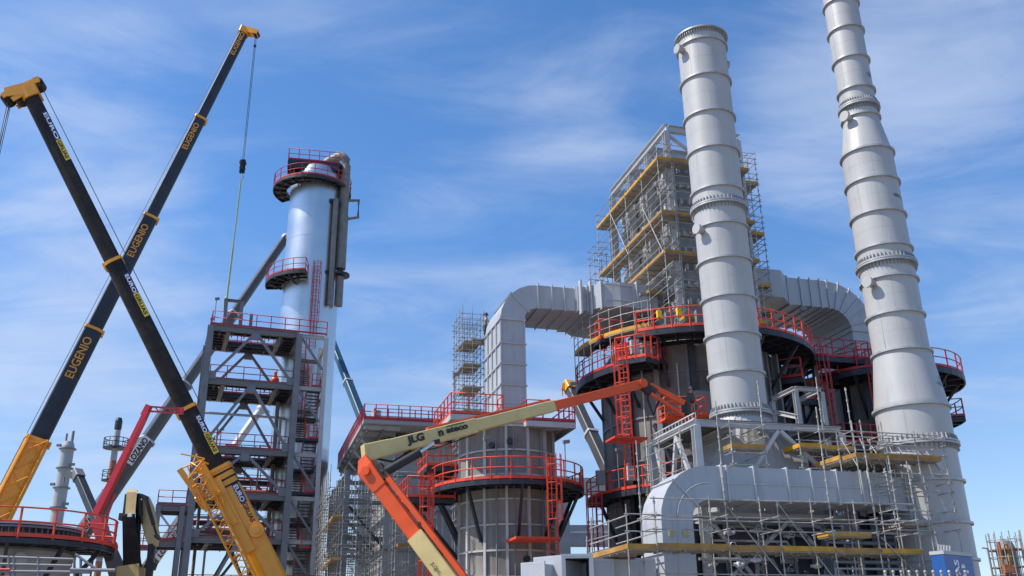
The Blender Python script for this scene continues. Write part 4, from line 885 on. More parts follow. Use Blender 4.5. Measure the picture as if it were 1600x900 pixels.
# ================================================================== SILVER COLUMN
CX, CY = -17.85, 77.0; CF = frame((CX, CY, 0), R(13)); cz = lambda y: zat(CX, CY, y)
th = thing('distillation_column', 'tall shiny silver clad column with crimson walkways and pipes at its top', 'column', (CX, CY, 0), R(13))
RC = 2.42; ct = cz(285)
b = MB(CF); b.lathe([(RC, 0), (RC, ct)], 72); b.lathe([(RC, ct), (RC*.93, ct+.7), (RC*.72, ct+1.25), (RC*.4, ct+1.6), (.05, ct+1.7)], 48, smooth_prof=True); b.build('column_shell', 'alu', th)
for k in range(13): MB(CF).lathe([(RC-.004, ct-.6-2.9*k), (RC+.012, ct-.6-2.9*k), (RC+.012, ct-.52-2.9*k), (RC-.004, ct-.52-2.9*k)], 72).build('cladding_band', 'alu', th)
ring_platform(th, (-.45, 0), RC-.1, 3.5, 140, 385, cz(300), CF, n=26, rail='red')
ring_platform(th, (0, 0), RC+.1, 3.9, 168, 262, cz(447), CF, n=12, rail='red', brace=(3, 9), drop=.7, depth=.26)
zt = cz(270)
platform(th, [(-2.75, 1.8), (-2.75, -2.0), (1.8, -2.0), (2.6, -.6)], [(-2.6, 1.8), (-1.3, 1.2), (1.4, 1.2), (2.4, .4)], zt+.1, CF, rail='red', sp=.9, depth=.8)
for p in ((-2.2, -1.7), (1.4, -1.7), (-2.2, 1.4)): MB(CF).bar((*p, cz(300)), (*p, zt), .16, .16).build('platform_post', 'red', th)
ladder(th, (.45, -RC-.35), lev[0], cz(428), 270, CF, m='red')
ladder(th, (-.3, -RC-.35), 18, lev[0]+1, 270, CF, m='red', cage=False)
# overhead vapour line and the relief pipe
def tang(a, r): return (r*math.cos(R(a)), r*math.sin(R(a)))
px_, py_ = tang(-33, RC+.48)
zb0 = cz(405)
pts = [(.3, -.2, ct+1.2), (.5, -.3, ct+1.75), (.95, -.55, ct+2.1), (1.5, -.85, ct+2.25), (px_-.75, py_+.3, ct+2.25), (px_-.3, py_+.1, ct+2.1), (px_-.05, py_, ct+1.7), (px_, py_, ct+1.1), (px_, py_, cz(345))]
MB(CF).path(pts, .42, 14).build('vapour_pipe', 'pipe', th)
MB(CF).tube((px_, py_, cz(345)), (px_, py_, cz(428)), .46, 16).build('pipe_insulation', 'pipe', th)
b = MB(CF); b.tube((px_, py_, cz(428)), (px_, py_, cz(440)), .25, 12); b.tube((px_, py_, cz(439)), (px_, py_, cz(436)), .85, 14); b.build('pipe_flange', 'dark', th)
MB(CF).tube((px_, py_, cz(440)), (px_, py_, cz(485)), .36, 14).build('pipe_tail', 'pipe', th)
p2 = tang(-52, RC+.32); MB(CF).tube((*p2, cz(325)), (*p2, cz(488)), .24, 12).build('downpipe', 'pipe', th)
b = MB(CF); zz = cz(322); b.path([(px_, py_, zz), (px_+1.3, py_-.3, zz), (px_+1.3, py_-.3, zz-1.7), (px_, py_, zz-1.9)], .15, 8); b.build('bypass_loop', 'pipe', th)
b = MB(CF); b.bar((*tang(-62, RC), cz(328)), (px_, py_, cz(328)), .3, .35); b.bar((*tang(-62, RC), cz(437)), (px_, py_, cz(437)), .2, .25); b.build('pipe_bracket', 'dark', th)

# ================================================================== FOREGROUND VESSEL with orange railing (lower left)
FC = at(18, 838, 40); FC = Vector((FC.x, FC.y, 0)); FF = frame(FC, R(-10)); fz = lambda y, d=0: zat(FC.x, FC.y-d, y)
th = thing('process_vessel', 'pale round vessel in the lower left corner with an orange red railed ring walkway', 'vessel', FC, R(-10))
zd = fz(842, 4.0)+.12
b = MB(FF); b.lathe([(2.45, 0), (2.45, zd-.3)], 64); b.build('vessel_shell', 'conc', th)
b = MB(FF); b.lathe([(2.5, zd-.3), (2.5, zd+.5), (2.85, zd+.5), (2.85, zd+.58), (2.5, zd+.58)], 64); FN = b
b = MB(FF); b.lathe([(2.85, zd+.62), (2.85, zd+.70), (.05, zd+.76)], 64); b.build('cover_plate', 'steel_lt', th)
b = FN
for k in range(72):
    a = 2*math.pi*k/72; b.bar((2.52*math.cos(a), 2.52*math.sin(a), zd+.28), (2.8*math.cos(a), 2.8*math.sin(a), zd+.28), .03, .42)
b.build('flange_neck', 'steel', th)
ring_platform(th, (0, 0), 2.6, 4.05, 150, 400, zd, FF, n=32, rail='orange_red', brace=(4, 8, 12, 16, 20, 24, 28), drop=1.7, depth=.2, sp=1.25, rr=.036)
for a in (252, 316): 
    d = Vector((math.cos(R(a)), math.sin(R(a)), 0)); MB(FF).tube(d*2.3+Vector((0,0,zd-.75)), d*3.0+Vector((0,0,zd-.75)), .27, 18).build('manway', 'conc', th)
th = thing('pipe_rack', 'grey pipes and rails crossing the bottom left corner in front of the vessel', 'pipe rack', at(90, 1000, 34).xy.to_3d(), 0)
g0 = lambda px, py, Y=34: at(px, py, Y)
for (a, c, r) in (((-60, 868), (118, 874), .045), ((-60, 880), (112, 884), .05), ((-60, 892), (140, 894), .055), ((118, 866), (150, 889), .045), ((110, 890), (180, 891), .06)):
    MB().tube(g0(*a), g0(*c), r, 8).build('pipe', 'steel', th)
for x in (14, 22, 60, 116, 126): MB().tube(g0(x, 868+x*.03), g0(x+1, 960), .05, 6).build('post', 'steel', th)
b = MB(); b.tube(g0(-20, 890, 33.5), g0(16, 890, 33.5), .05, 6); b.tube(g0(-20, 902, 33.5), g0(16, 902, 33.5), .05, 6); b.build('red_rail', 'red', th)

# ================================================================== CRANES
def at_line(P, Q, px=None, py=None):
    lo, hi = -0.2, 1.3
    def pr(t):
        q = P+(Q-P)*t-Vector((0,0,EYE)); w = q.dot(cF); return 450-FPX*q.dot(cU)/w
    for _ in range(60):
        m = (lo+hi)/2
        if pr(m) > py: lo = m
        else: hi = m
    return (lo+hi)/2
def boom_text(th, P, Q, s, t0, size, side, m, stretch=1.0, up_off=0.0, w=1.0, down=False, panel=None, pan_len=None, bold=0.01):
    """lettering laid on the side wall of a boom; side=+1/-1 picks the wall"""
    d, sv, u = boom_axes(P, Q); L = (Q-P).length; n = sv*side; x = -d if down else d; y = u
    if x.cross(y).dot(n) < 0: x = x
    org = P+d*(t0*L)+n*(w/2+.02)+u*(up_off-size*.36)
    if panel:
        e = org+x*pan_len; b = MB(); pl = [org-x*.08-y*size*.16, e+x*.08-y*size*.16, e+x*.08+y*size*.9, org-x*.08+y*size*.9]
        b.add([p-n*.012 for p in pl]+[p-n*.004 for p in pl], [(0,1,2,3), (7,6,5,4), (0,4,5,1), (1,5,6,2), (2,6,7,3), (3,7,4,0)]); b.build('letter_panel', panel, th)
    return text(s, size, org, x, y, m, th, stretch=stretch, bold=bold)

# ---- yellow crane in front, leaning left
P = at(424, 905, 50); Q = at(46, 146, 47.5); tl = lambda y: at_line(P, Q, py=y)
th = thing('telescopic_crane', 'yellow mobile crane boom with dark upper sections leaning left across the picture', 'crane', Vector((P.x, P.y, 0)), 0, 'telescopic cranes')
T1, T2, T3 = tl(736), tl(640), tl(410)
LL = (Q-P).length
d, s, u, L, parts = boom(th, P-(Q-P)*.12, Q, [(0, (T1+.12)/1.12, 1.3, 1.48, 'cyel', 'base_section'), ((T1+.12)/1.12-.02, (T2+.12)/1.12, .90, 1.04, 'cblack', 'boom_section'), ((T2+.12)/1.12, (T3+.12)/1.12, .84, .96, 'cblack', 'boom_section'), ((T3+.12)/1.12, .995, .76, .88, 'cblack', 'boom_section')], collar='cyel')
pt = lambda t, a=0, b_=0: P+d*(t*LL)+s*a+u*b_
side = -1 if (-s).dot(-P) > s.dot(-P) else 1
# black lock rings where the base section ends
b = MB()
for k in range(3): e = pt(T1-.012-.012*k); b.loft([boom_sec(e, s, u, 1.36, 1.55), boom_sec(e+d*.09, s, u, 1.36, 1.55)])
b.build('lock_rings', 'cblack', parts[0])
b = MB(); c = pt(tl(838), side*.66, .45); b.tube(c-s*side*.1, c+s*side*.25, .38, 20); b.tube(c+s*side*.25, c+s*side*.36, .2, 16); b.build('pivot_drum', 'cyel', parts[0])
b = MB()
for y in (800, 858): e = pt(tl(y)); b.loft([boom_sec(e, s, u, 1.33, 1.51), boom_sec(e+d*.05, s, u, 1.33, 1.51)])
b.build('weld_bands', 'cyel', parts[0])
b = MB(); b.tube(pt(tl(905), 0, -1.0), pt(tl(884), 0, -.72), .11, 10); b.build('luffing_rod', 'chrome', th)
b = MB(); b.box(*[tuple(v) for v in (pt(tl(884), 0, -.72)-Vector((.2,.2,.2)), pt(tl(884), 0, -.72)+Vector((.2,.2,.2)))]); b.build('rod_lug', 'black', th)
# stowed lattice jib alongside
b = MB(); ja, jb = tl(930), tl(742); nj = 16
for a, h in ((side*.8, -.55), (side*.8, -1.2), (side*1.35, -.55), (side*1.35, -1.2)): b.tube(pt(ja, a, h), pt(jb, a, h), .045, 6)
cor = [(side*.8, -.55), (side*.8, -1.2), (side*1.35, -1.2), (side*1.35, -.55)]
for k in range(nj):
    t0 = ja+(jb-ja)*k/nj; t1 = ja+(jb-ja)*(k+1)/nj
    for i in range(4):
        a, c = cor[i], cor[(i+1) % 4]
        p0, p1 = (pt(t0, *a), pt(t1, *c)) if k % 2 else (pt(t0, *c), pt(t1, *a)); b.tube(p0, p1, .028, 5)
        if k % 2 == 0: b.tube(pt(t0, *a), pt(t0, *c), .028, 5)
jib = b.build('stowed_lattice_jib', 'cyel', th)
b = MB()
for k in range(22):
    a0, h0 = random.uniform(.7, 1.6)*side, random.uniform(-1.5, -.1); t0 = jb-random.uniform(-.035, .05); b.tube(pt(t0, a0, h0), pt(t0+random.uniform(-.03, .03), random.uniform(.6, 1.6)*side, random.uniform(-1.5, -.2)), random.uniform(.025, .06), 5)
b.bar(pt(jb-.05, side*1.0, -1.2), pt(jb+.03, side*1.25, -1.55), .12, .3); b.bar(pt(jb-.09, side*.9, -.4), pt(jb+.025, side*.8, -.6), .1, .5); b.build('jib_head', 'cyel', jib)
b = MB(); b.bar(pt(tl(860), side*.75, -.25), pt(tl(752), side*.75, -.25), .16, .5, u); b.build('jib_rail', 'cyel', jib)
# boom head with sheaves, ropes
b = MB(); hd = (-(d.cross(s))*0)
fwd = (Vector((d.x, d.y, 0)).normalized()*.55 - u*.85).normalized()
e = Q
b.loft([boom_sec(e-d*.5, s, u, .98, 1.1), boom_sec(e+d*.35, s, u, .96, 1.15)])
fw = Vector((-.95, -.12, -.30)).normalized(); sw = fw.cross(Vector((0,0,1))).normalized(); uw = sw.cross(fw)
for a in (-.42, .42):
    b.bar(e+d*.1+sw*a-fw*.2, e+d*.1+sw*a+fw*1.2, .08, .85, h2=.6); b.bar(e+d*.35+sw*a-fw*.7, e+d*.75+sw*a-fw*.75, .07, .35, fw)
    b.bar(e+sw*a+fw*.5+uw*.3, e+sw*a-fw*.55+uw*.62, .07, .16); b.bar(e+sw*a+fw*.2-uw*.2, e+sw*a+fw*.9-uw*.5, .07, .3)
b.bar(e+fw*.3+uw*.44, e+fw*1.0+uw*.3, .8, .05); b.bar(e+fw*1.2-uw*.2, e+fw*1.35+uw*.1, .9, .3); b.bar(e-fw*.75+uw*.55-sw*.4, e-fw*.75+uw*.55+sw*.4, .12, .12)
hd = b.build('boom_head', 'cyel', th)
b = MB()
for o_, q_ in ((1.2, -.15), (.5, -.3), (-.6, .45)): MB().tube(e+fw*o_+uw*q_-sw*.34, e+fw*o_+uw*q_+sw*.34, .34, 18).build('sheave', 'cblack', hd)
b = MB(); c0 = e+fw*1.15-uw*.3
for k, (dx, ln) in enumerate(((-.25, 12), (.0, 14), (.22, 14), (.1, 6.5))): b.tube(c0+s*dx, c0+s*dx*1.3+Vector((-.9*k*.1, 0, -ln)), .022, 5)
b.bar(c0+Vector((.1, 0, -5.0)), c0+Vector((.1, 0, -5.5)), .16, .12); b.build('hoist_rope', 'rope', th)
MB().tube(pt(tl(640), 0, .75), e+u*.78, .022, 5).build('top_rope', 'rope', th)
bt = lambda y0, y1, s_, size, m, panel, w, up: None
def on_boom(y0, y1, s_, m, w, up, panel=None, size=.27, bold=.006):
    t0, t1 = tl(y0), tl(y1); ln = (t0-t1)*LL; org_t = t0
    txt = boom_text(th, P, Q, s_, t0, size, side, m, up_off=up, w=w, down=True, panel=panel, pan_len=ln, bold=bold)
    xs = [v.co for v in txt.data.vertices]; wd = max((a-xs[0]).dot(-d) for a in xs)-min((a-xs[0]).dot(-d) for a in xs); k = ln/wd*.97
    o0 = INV[th.name] @ (P+d*(t0*LL))
    for v in txt.data.vertices:
        r = (v.co-o0).dot(-d); v.co = v.co+(-d)*(r*(k-1))
on_boom(184, 226, 'EURO', 'txt_wh', .76, .31, 'txt_bl'); on_boom(214+14, 250+6, 'GRUAS', 'txt_bk', .76, .31, 'txt_yel')
on_boom(437, 466, 'EURO', 'txt_wh', .84, .34, 'txt_bl'); on_boom(468, 500, 'GRUAS', 'txt_bk', .84, .34, 'txt_yel')
on_boom(658, 684, 'EURO', 'txt_wh', .90, .37, 'txt_bl'); on_boom(686, 714, 'GRUAS', 'txt_bk', .90, .37, 'txt_yel')
on_boom(768, 794, 'EURO', 'txt_wh', 1.3, .5, 'txt_bl', size=.32); on_boom(796, 826, 'GRUAS', 'txt_bk', 1.3, .5, None, size=.32)

# ---- slate crane leaning right, with hook
P = at(-6, 818, 57); Q = at(382, 50, 62); tl = lambda y: at_line(P, Q, py=y); LL = (Q-P).length
th = thing('telescopic_crane', 'slate mobile crane boom lettered in orange, leaning right with a hook hanging from its tip', 'crane', Vector((P.x, P.y, 0)), 0, 'telescopic cranes')
ts = [tl(y) for y in (688, 515, 340, 186)]
d, s, u, L, parts = boom(th, P, Q, [(-.15, ts[0], 1.3, 1.4, 'cyel', 'base_section'), (ts[0], ts[1], 1.0, 1.14, 'cslate', 'boom_section'), (ts[1], ts[2], .86, .98, 'cslate', 'boom_section'), (ts[2], ts[3], .74, .82, 'cslate', 'boom_section'), (ts[3], .995, .6, .68, 'cslate', 'boom_section')], collar='cyel')
pt = lambda t, a=0, b_=0: P+d*(t*LL)+s*a+u*b_
side = 1 if s.dot(-P) > 0 else -1
def on_boom2(y0, y1, s_, m, w, size):
    t0, t1 = tl(y0), tl(y1); ln = (t1-t0)*LL
    txt = boom_text(th, P, Q, s_, t0, size, side, m, up_off=.06, w=w, bold=.008)
    o0 = INV[th.name] @ (P+d*(t0*LL)); rs = [(v.co-o0).dot(d) for v in txt.data.vertices]; k = ln/(max(rs))
    for v in txt.data.vertices: r = (v.co-o0).dot(d); v.co = v.co+d*(r*(k-1))
for y0, y1, w, sz_ in ((594, 531, 1.0, .76), (405, 355, .86, .66), (237, 197, .74, .55), (89, 55, .6, .46)): on_boom2(y0, y1, 'EUGENIO', 'txt_or', w, sz_)
b = MB(); ja, jb = -.12, ts[0]+.0; cor = [(side*.68, .5), (side*.68, -.6), (side*.95, -.6), (side*.95, .5)]
for a, h in cor: b.tube(pt(ja, a, h), pt(jb, a, h), .05, 6)
for k in range(9):
    t0 = ja+(jb-ja)*k/9; t1 = ja+(jb-ja)*(k+1)/9
    for i in range(4):
        a, c = cor[i], cor[(i+1) % 4]; b.tube(*((pt(t0, *a), pt(t1, *c)) if k % 2 else (pt(t0, *c), pt(t1, *a))), .035, 5)
b.build('stowed_lattice_jib', 'cyel', th)
b = MB(); b.bar(pt(ts[0]-.02, -.6, .5), pt(ts[0]-.01, .7, .5), .2, .25); b.bar(pt(ts[0]-.01, .7, .5), pt(ts[0]+.0, .8, -.6), .14, .2); b.tube(pt(ts[0]-.01, -.8, .75), pt(ts[0]-.08, -.8, .7), .08, 6); b.build('jib_bracket', 'cyel', th)
b = MB(); ts0 = pt(-.02, -.75, .85); b.tube(ts0, pt(ts[0], -.3, .8), .03, 5); b.tube(pt(ts[0], -.3, .8), pt(1, 0, .5), .02, 5); b.build('top_rope', 'rope', th)
e = Q; fw = Vector((.93, .0, -.12)).normalized()
b = MB(); b.loft([boom_sec(e-d*.3, s, u, .8, .86), boom_sec(e+d*.25, s, u, .78, .9)])
for a in (-.3, .3): b.bar(e+d*.1+Vector((-.3, a, .1)), e+Vector((1.15, a, -.22)), .07, .55, (0,0,1), h2=.4)
b.bar(e+Vector((.2, 0, .25)), e+Vector((1.0, 0, .0)), .6, .06); b.bar(e+Vector((.5, 0, -.3)), e+Vector((1.1, 0, -.4)), .5, .06); hd = b.build('boom_head', 'cyel', th)
b = MB(); hook_top = Vector((e.x+.95, e.y, e.z-.3)); b.tube(hook_top+Vector((0,-.3,.1)), hook_top+Vector((0,.3,.1)), .24, 16); b.build('sheaves', 'cblack', hd)
hz = zat(hook_top.x, hook_top.y, 250)
b = MB()
for a in (-.05, .05): b.tube(hook_top+Vector((a, 0, 0)), Vector((hook_top.x+a, hook_top.y, hz)), .022, 5)
b.build('hoist_rope', 'rope', th)
b = MB(); b.ball(Vector((hook_top.x, hook_top.y, zat(hook_top.x, hook_top.y, 72))), .12); b.build('limit_weight', 'black', th)
hx, hy = hook_top.x, hook_top.y
th = thing('hook_block', 'black crane hook block hanging on a thin rope in the open sky', 'crane hook', (hx, hy, hz-1.6), 0)
b = MB(); b.bar((hx, hy, hz-1.1), (hx, hy, hz), .36, .22); b.tube((hx, hy-.14, hz-.25), (hx, hy+.14, hz-.25), .24, 14); b.tube((hx, hy-.14, hz-.7), (hx, hy+.14, hz-.7), .2, 14); b.build('block_body', 'cblack', th)
b = MB(); b.path([(hx, hy, hz-1.1), (hx, hy, hz-1.3), (hx+.14, hy, hz-1.42), (hx+.12, hy, hz-1.58), (hx-.02, hy, hz-1.64), (hx-.13, hy, hz-1.55)], .05, 6); b.build('hook', 'chrome', th)
end = LT @ Vector((1.0, .9, LZ+2.5))
th = thing('lifting_sling', 'long pale green sling running down from the hook to the steel tower roof', 'sling', tuple(end), 0)
b = MB(); mid = Vector((hx, hy, hz-1.6)); b.tube(mid, mid.lerp(end, .55), .055, 6); b.build('upper_strap', 'sling', th)
b = MB(); b.tube(mid.lerp(end, .55), end+Vector((.0, 0, .1)), .075, 6); b.path([end+Vector((.0,0,.4)), end+Vector((-.18,0,.0)), end+Vector((-.15,0,-.9))], .06, 6); b.build('lower_strap', 'sling', th)

# ---- long grey crane behind the steel tower
P = at(112, 860, 80); Q = at(447, 372, 92); tl = lambda y: at_line(P, Q, py=y); LL = (Q-P).length
th = thing('telescopic_crane', 'long grey crane boom with a white lettered strip, passing behind the steel tower', 'crane', Vector((P.x, P.y, 0)), 0, 'telescopic cranes')
t_ = [tl(688), tl(600), tl(490)]
d, s, u, L, parts = boom(th, P, Q, [(-.1, t_[0], 1.2, 1.28, 'cgrey', 'base_section'), (t_[0], t_[1], 1.08, 1.14, 'cgrey', 'boom_section'), (t_[1], t_[2], .94, 1.0, 'cgrey', 'boom_section'), (t_[2], 1, .8, .85, 'cgrey', 'boom_section')], collar='steel_lt')
pt = lambda t, a=0, b_=0: P+d*(t*LL)+s*a+u*b_
side = 1 if s.dot(-P) > 0 else -1
def strip(y0, y1, s_):
    t0, t1 = tl(y0), tl(y1); ln = (t1-t0)*LL; n = s*side; b = MB(); org = pt(t0)+n*.70
    pl = [org+u*.02, org+d*ln+u*.02, org+d*ln+u*.70, org+u*.70]; b.add([p-n*.015 for p in pl]+[p for p in pl], [(3,2,1,0), (4,5,6,7), (0,1,5,4), (1,2,6,5), (2,3,7,6), (3,0,4,7)]); b.build('letter_panel', 'white', th)
    tx = text(s_, .74, org+d*.3+u*.10+n*.02, d, u, 'txt_bk', th, bold=.02)
    o0 = INV[th.name] @ org; rs = [(v.co-o0).dot(d) for v in tx.data.vertices]; k = ln*.93/max(rs)
    for v in tx.data.vertices: r = (v.co-o0).dot(d); v.co = v.co+d*(r*(k-1))
strip(730, 688, 'LOZANO'); strip(838, 800, 'LOZANO')
b = MB(); b.ball(Q, .55); b.bar(Q-u*.2, Q-u*1.0, .7, .5, d); b.build('boom_head', 'steel_lt', th)

# ---- pale boom behind the tower floors
P = at(228, 892, 78); Q = at(408, 640, 86); tl = lambda y: at_line(P, Q, py=y); LL = (Q-P).length
th = thing('telescopic_crane', 'thin pale crane boom with a white tip, seen through the steel tower', 'crane', Vector((P.x, P.y, 0)), 0, 'telescopic cranes')
d, s, u, L, parts = boom(th, P, Q, [(-.1, .42, .85, .9, 'cgrey', 'base_section'), (.42, .72, .72, .76, 'steel', 'boom_section'), (.72, 1, .6, .64, 'steel_lt', 'boom_section')], collar='steel_lt')
side = 1 if s.dot(-P) > 0 else -1
n = s*side; org = P+d*(.06*LL)+n*.44; b = MB(); pl = [org-u*.3, org+d*3.4-u*.3, org+d*3.4+u*.35, org+u*.35]; b.add([p-n*.012 for p in pl]+pl, [(3,2,1,0), (4,5,6,7), (0,1,5,4), (1,2,6,5), (2,3,7,6), (3,0,4,7)]); b.build('letter_panel', 'white', th)
text('LOZANO', .62, org+d*.25-u*.2+n*.02, d, u, 'txt_bk', th, bold=.015)
b = MB(); b.ball(Q, .5); b.bar(Q-d*.3, Q+d*.6+u*.3, .5, .4); b.bar(Q+d*.2, Q+d*.3-u*.8, .4, .3); b.build('boom_head', 'steel_lt', th)

# ---- small far booms
def small_boom(name, label, px0, px1, w, m, Y0, Y1, headm, arm=None):
    P = at(*px0, Y0); Q = at(*px1, Y1); th = thing(name, label, 'crane', Vector((P.x, P.y, 0)), 0, 'telescopic cranes')
    d, s, u, L, parts = boom(th, P, Q, [(-.05, .45, w, w*1.1, m, 'base_section'), (.45, 1, w*.84, w*.92, m, 'boom_section')], collar='steel_lt')
    b = MB(); b.loft([boom_sec(Q-d*.3, s, u, w, w*1.15), boom_sec(Q+d*.4, s, u, w, w*1.1)])
    if arm: b.bar(Q, Q+Vector(arm), w*.7, w*.6); b.tube(Q+Vector(arm), Q+Vector(arm)-Vector((0, 0, .7)), .05, 5)
    b.build('boom_head', headm, th); return th
small_boom('telescopic_crane', 'small far crane boom rising left of the red lift, in front of the far columns', (190, 905), (121, 744), .7, 'cslate', 62, 66, 'steel', (-.9, 0, .15))
small_boom('telescopic_crane', 'short dark crane boom with a yellow tip between the two heaters', (952, 742), (889, 606), .78, 'cgrey', 62, 66, 'cyel', (-.5, 0, .1))
P = at(566, 652, 90); Q = at(505, 500, 96)
small_boom('telescopic_crane', 'dark blue crane boom leaning behind the silver column', (575, 680), (508, 508), .8, 'bluesteel', 88, 96, 'bluesteel')

# ================================================================== BOOM LIFTS
th = thing('boom_lift', 'orange and cream boom lift reaching up to the large heater', 'boom lift', at(720, 1000, 37).xy.to_3d(), 0)
Yk = 38.5
A0, A1, A2 = at(735, 950, 37.0), at(645, 842, 37.6), at(577, 738, 38.2)
d, s, u, L, _ = boom(th, A0, A2, [(0, (A1-A0).length/(A2-A0).length, .60, .70, 'cream', 'base_section'), ((A1-A0).length/(A2-A0).length-.01, .97, .50, .57, 'orange', 'lower_arm')], rnd=False)
sd_ = -1 if (-s).dot(-A0) > s.dot(-A0) else 1
q = A0+(A2-A0)*.40+s*sd_*.34-u*.05
b = MB(); off = u*.54; c_a, c_b = A0+d*1.0+off, A2-d*.5+off*.9; b.bar(c_a, c_b, .26, .20, u); b.bar(A2-d*.2+off*.2, c_b+d*.1, .3, .3, u); b.build('levelling_link', 'orange', th)
b = MB(); b.tube(A0+d*2.2+u*.42, A1+d*.2+u*.42, .06, 8); b.tube(A1-d*.3+u*.36, A1+d*.3+u*.62, .1, 8); b.build('hose_track', 'black', th)
b = MB(); b.loft([boom_sec(A2-d*.9, s, u, .56, .64, False), boom_sec(A2+d*.15, s, u, .6, .74, False), boom_sec(A2+d*.55+Vector((.08,0,.15)), s, u, .5, .4, False)]); b.tube(A2-s*.42, A2+s*.42, .18, 16); b.build('knuckle', 'orange', th)
text('JLG', .2, A0+(A1-A0)*.62+s*sd_*.345-u*.02, -d if sd_ < 0 else d, u, 'txt_bk', th)
B0, B1, B2 = at(573, 708, 38.4), at(860, 635, 42.3), at(1003, 600, 44.2)
e0 = (B1-B0).length/(B2-B0).length
d, s, u, L, _ = boom(th, B0, B2, [(-.005, e0*.55, .54, .63, 'cream', 'upper_boom'), (e0*.55-.01, e0, .50, .50, 'cream', 'upper_boom'), (e0-.01, 1, .38, .42, 'orange', 'fly_section')], rnd=False)
sdB = -1 if (-s).dot(-B0) > s.dot(-B0) else 1; n = s*sdB; xx = d if n.cross(d).dot(u) < 0 else d
def lift_text(s_, t, size, m, stretch=1.0, bold=.008): text(s_, size, B0+d*(t*L)+n*.30-u*(size*.36)+u*.08, d, u, m, th, stretch=stretch, bold=bold)
lift_text('JLG', .125, .42, 'txt_bk', 1.2, .018); lift_text('n', .222, .44, 'txt_bk', 1.15, .018); lift_text('ateco', .25, .34, 'txt_bk', 1.35, .014)
b = MB(); o_ = B0+d*(.249*L)+n*.293+u*.20; pl = [o_, o_+d*.9, o_+d*1.0+u*.07, o_+d*.1+u*.07]; b.loft([pl, [p_-n*.012 for p_ in pl]]); b.build('letter_swoosh', 'txt_gr', th)
b = MB(); b.bar(B0+d*(L*.2)+u*.40, B1+u*.31, .3, .07, u); b.build('fly_cover', 'orange', th)
b = MB(); b.loft([boom_sec(B0+d*1.0, s, u, .54, .66, False), boom_sec(B0-d*.1-u*.0, s, u, .56, .74, False), boom_sec(B0-d*.25-u*.75, s, u, .5, .6, False), boom_sec(B0+d*.05-u*1.15, s, u, .4, .4, False)]); b.tube(B0-u*.9-s*.36, B0-u*.9+s*.36, .16, 14); b.build('boom_heel', 'cream', th)
c0, c1, c2 = at(596, 741, 38.0), at(654, 708, 38.6), at(682, 690, 38.9)
b = MB(); b.tube(c0, c1, .19, 14); b.tube(c1, c1+(c1-c0)*.02, .21, 14); b.bar(at(590, 728, 38.1), at(602, 748, 38.0), .3, .4); b.build('lift_cylinder', 'black', th)
MB().tube(c1, c2, .07, 10).build('piston_rod', 'chrome', th)
b = MB(); b.bar(c2-u*.1, c2+u*.08, .2, .25); b.path([B0+d*1.6-u*.36, B0+d*3-u*.52, B0+d*4.4-u*.40, B0+d*5-u*.36], .03, 6); b.path([B0+d*.3-u*.3, B0+d*1.0-u*.62, B0+d*1.9-u*.34], .05, 6); b.build('hoses', 'black', th)
b = MB(); b.tube(B2-d*.05-s*.26, B2-d*.05+s*.26, .22, 16); b.build('fly_end', 'orange', th)
J0, J1 = at(1012, 606, 44.3), at(1071, 640, 44.6)
b = MB(); b.bar(B2, J0+Vector((.1,0,-.2)), .3, .42); b.bar(J0, J0+Vector((.35,0,-.3)), .3, .4); b.build('jib_pivot', 'black', th)
dd = (J1-J0).normalized(); pu = Vector((.5, 0, .86))
b = MB(); b.bar(J0+Vector((.15,0,.1)), at(1069, 630, 44.6), .2, .26); b.build('jib_arm', 'orange', th)
b = MB(); b.bar(at(1017, 615, 44.2), at(1068, 649, 44.5), .16, .15); b.build('jib_link', 'orange', th)
b = MB(); b.path([J0, at(1012, 625, 44.4), at(1021, 648, 44.4), at(1030, 625, 44.5)], .06, 6); b.build('hoses', 'black', th)
K = at(1074, 640, 44.9); b = MB(); b.bar(K+Vector((-.1,-.2,-.3)), K+Vector((-.1,-.2,.55)), .4, .35); b.bar(K+Vector((.15,-.2,.3)), K+Vector((.15,-.2,.75)), .35, .3); b.build('basket_rotator', 'black', th)
b = MB(); x0, x1 = at(1040, 655, 45.0), at(1106, 652, 45.6); yb = Vector((-.2, .9, 0))
ax = (x1-x0); 
b.loft([[x0, x0+yb, x0+yb+Vector((0,0,.12)), x0+Vector((0,0,.12))], [x1, x1+yb, x1+yb+Vector((0,0,.12)), x1+Vector((0,0,.12))]])
for f in (0, .5, 1):
    for yy in (Vector((0,0,0)), yb): b.tube(x0+ax*f+yy, x0+ax*f+yy+Vector((0,0,1.1)), .035, 6)
for h in (.35, .72, 1.1): b.path([x0+Vector((0,0,h)), x1+Vector((0,0,h)), x1+yb+Vector((0,0,h)), x0+yb+Vector((0,0,h))], .03, 6, closed=True)
for k in range(9): p = x0+ax*(k/9+.03); b.bar(p+Vector((0,-.02,.12)), p+Vector((0,-.02,.3)), .12, .03)
b.build('basket', 'orange', th)

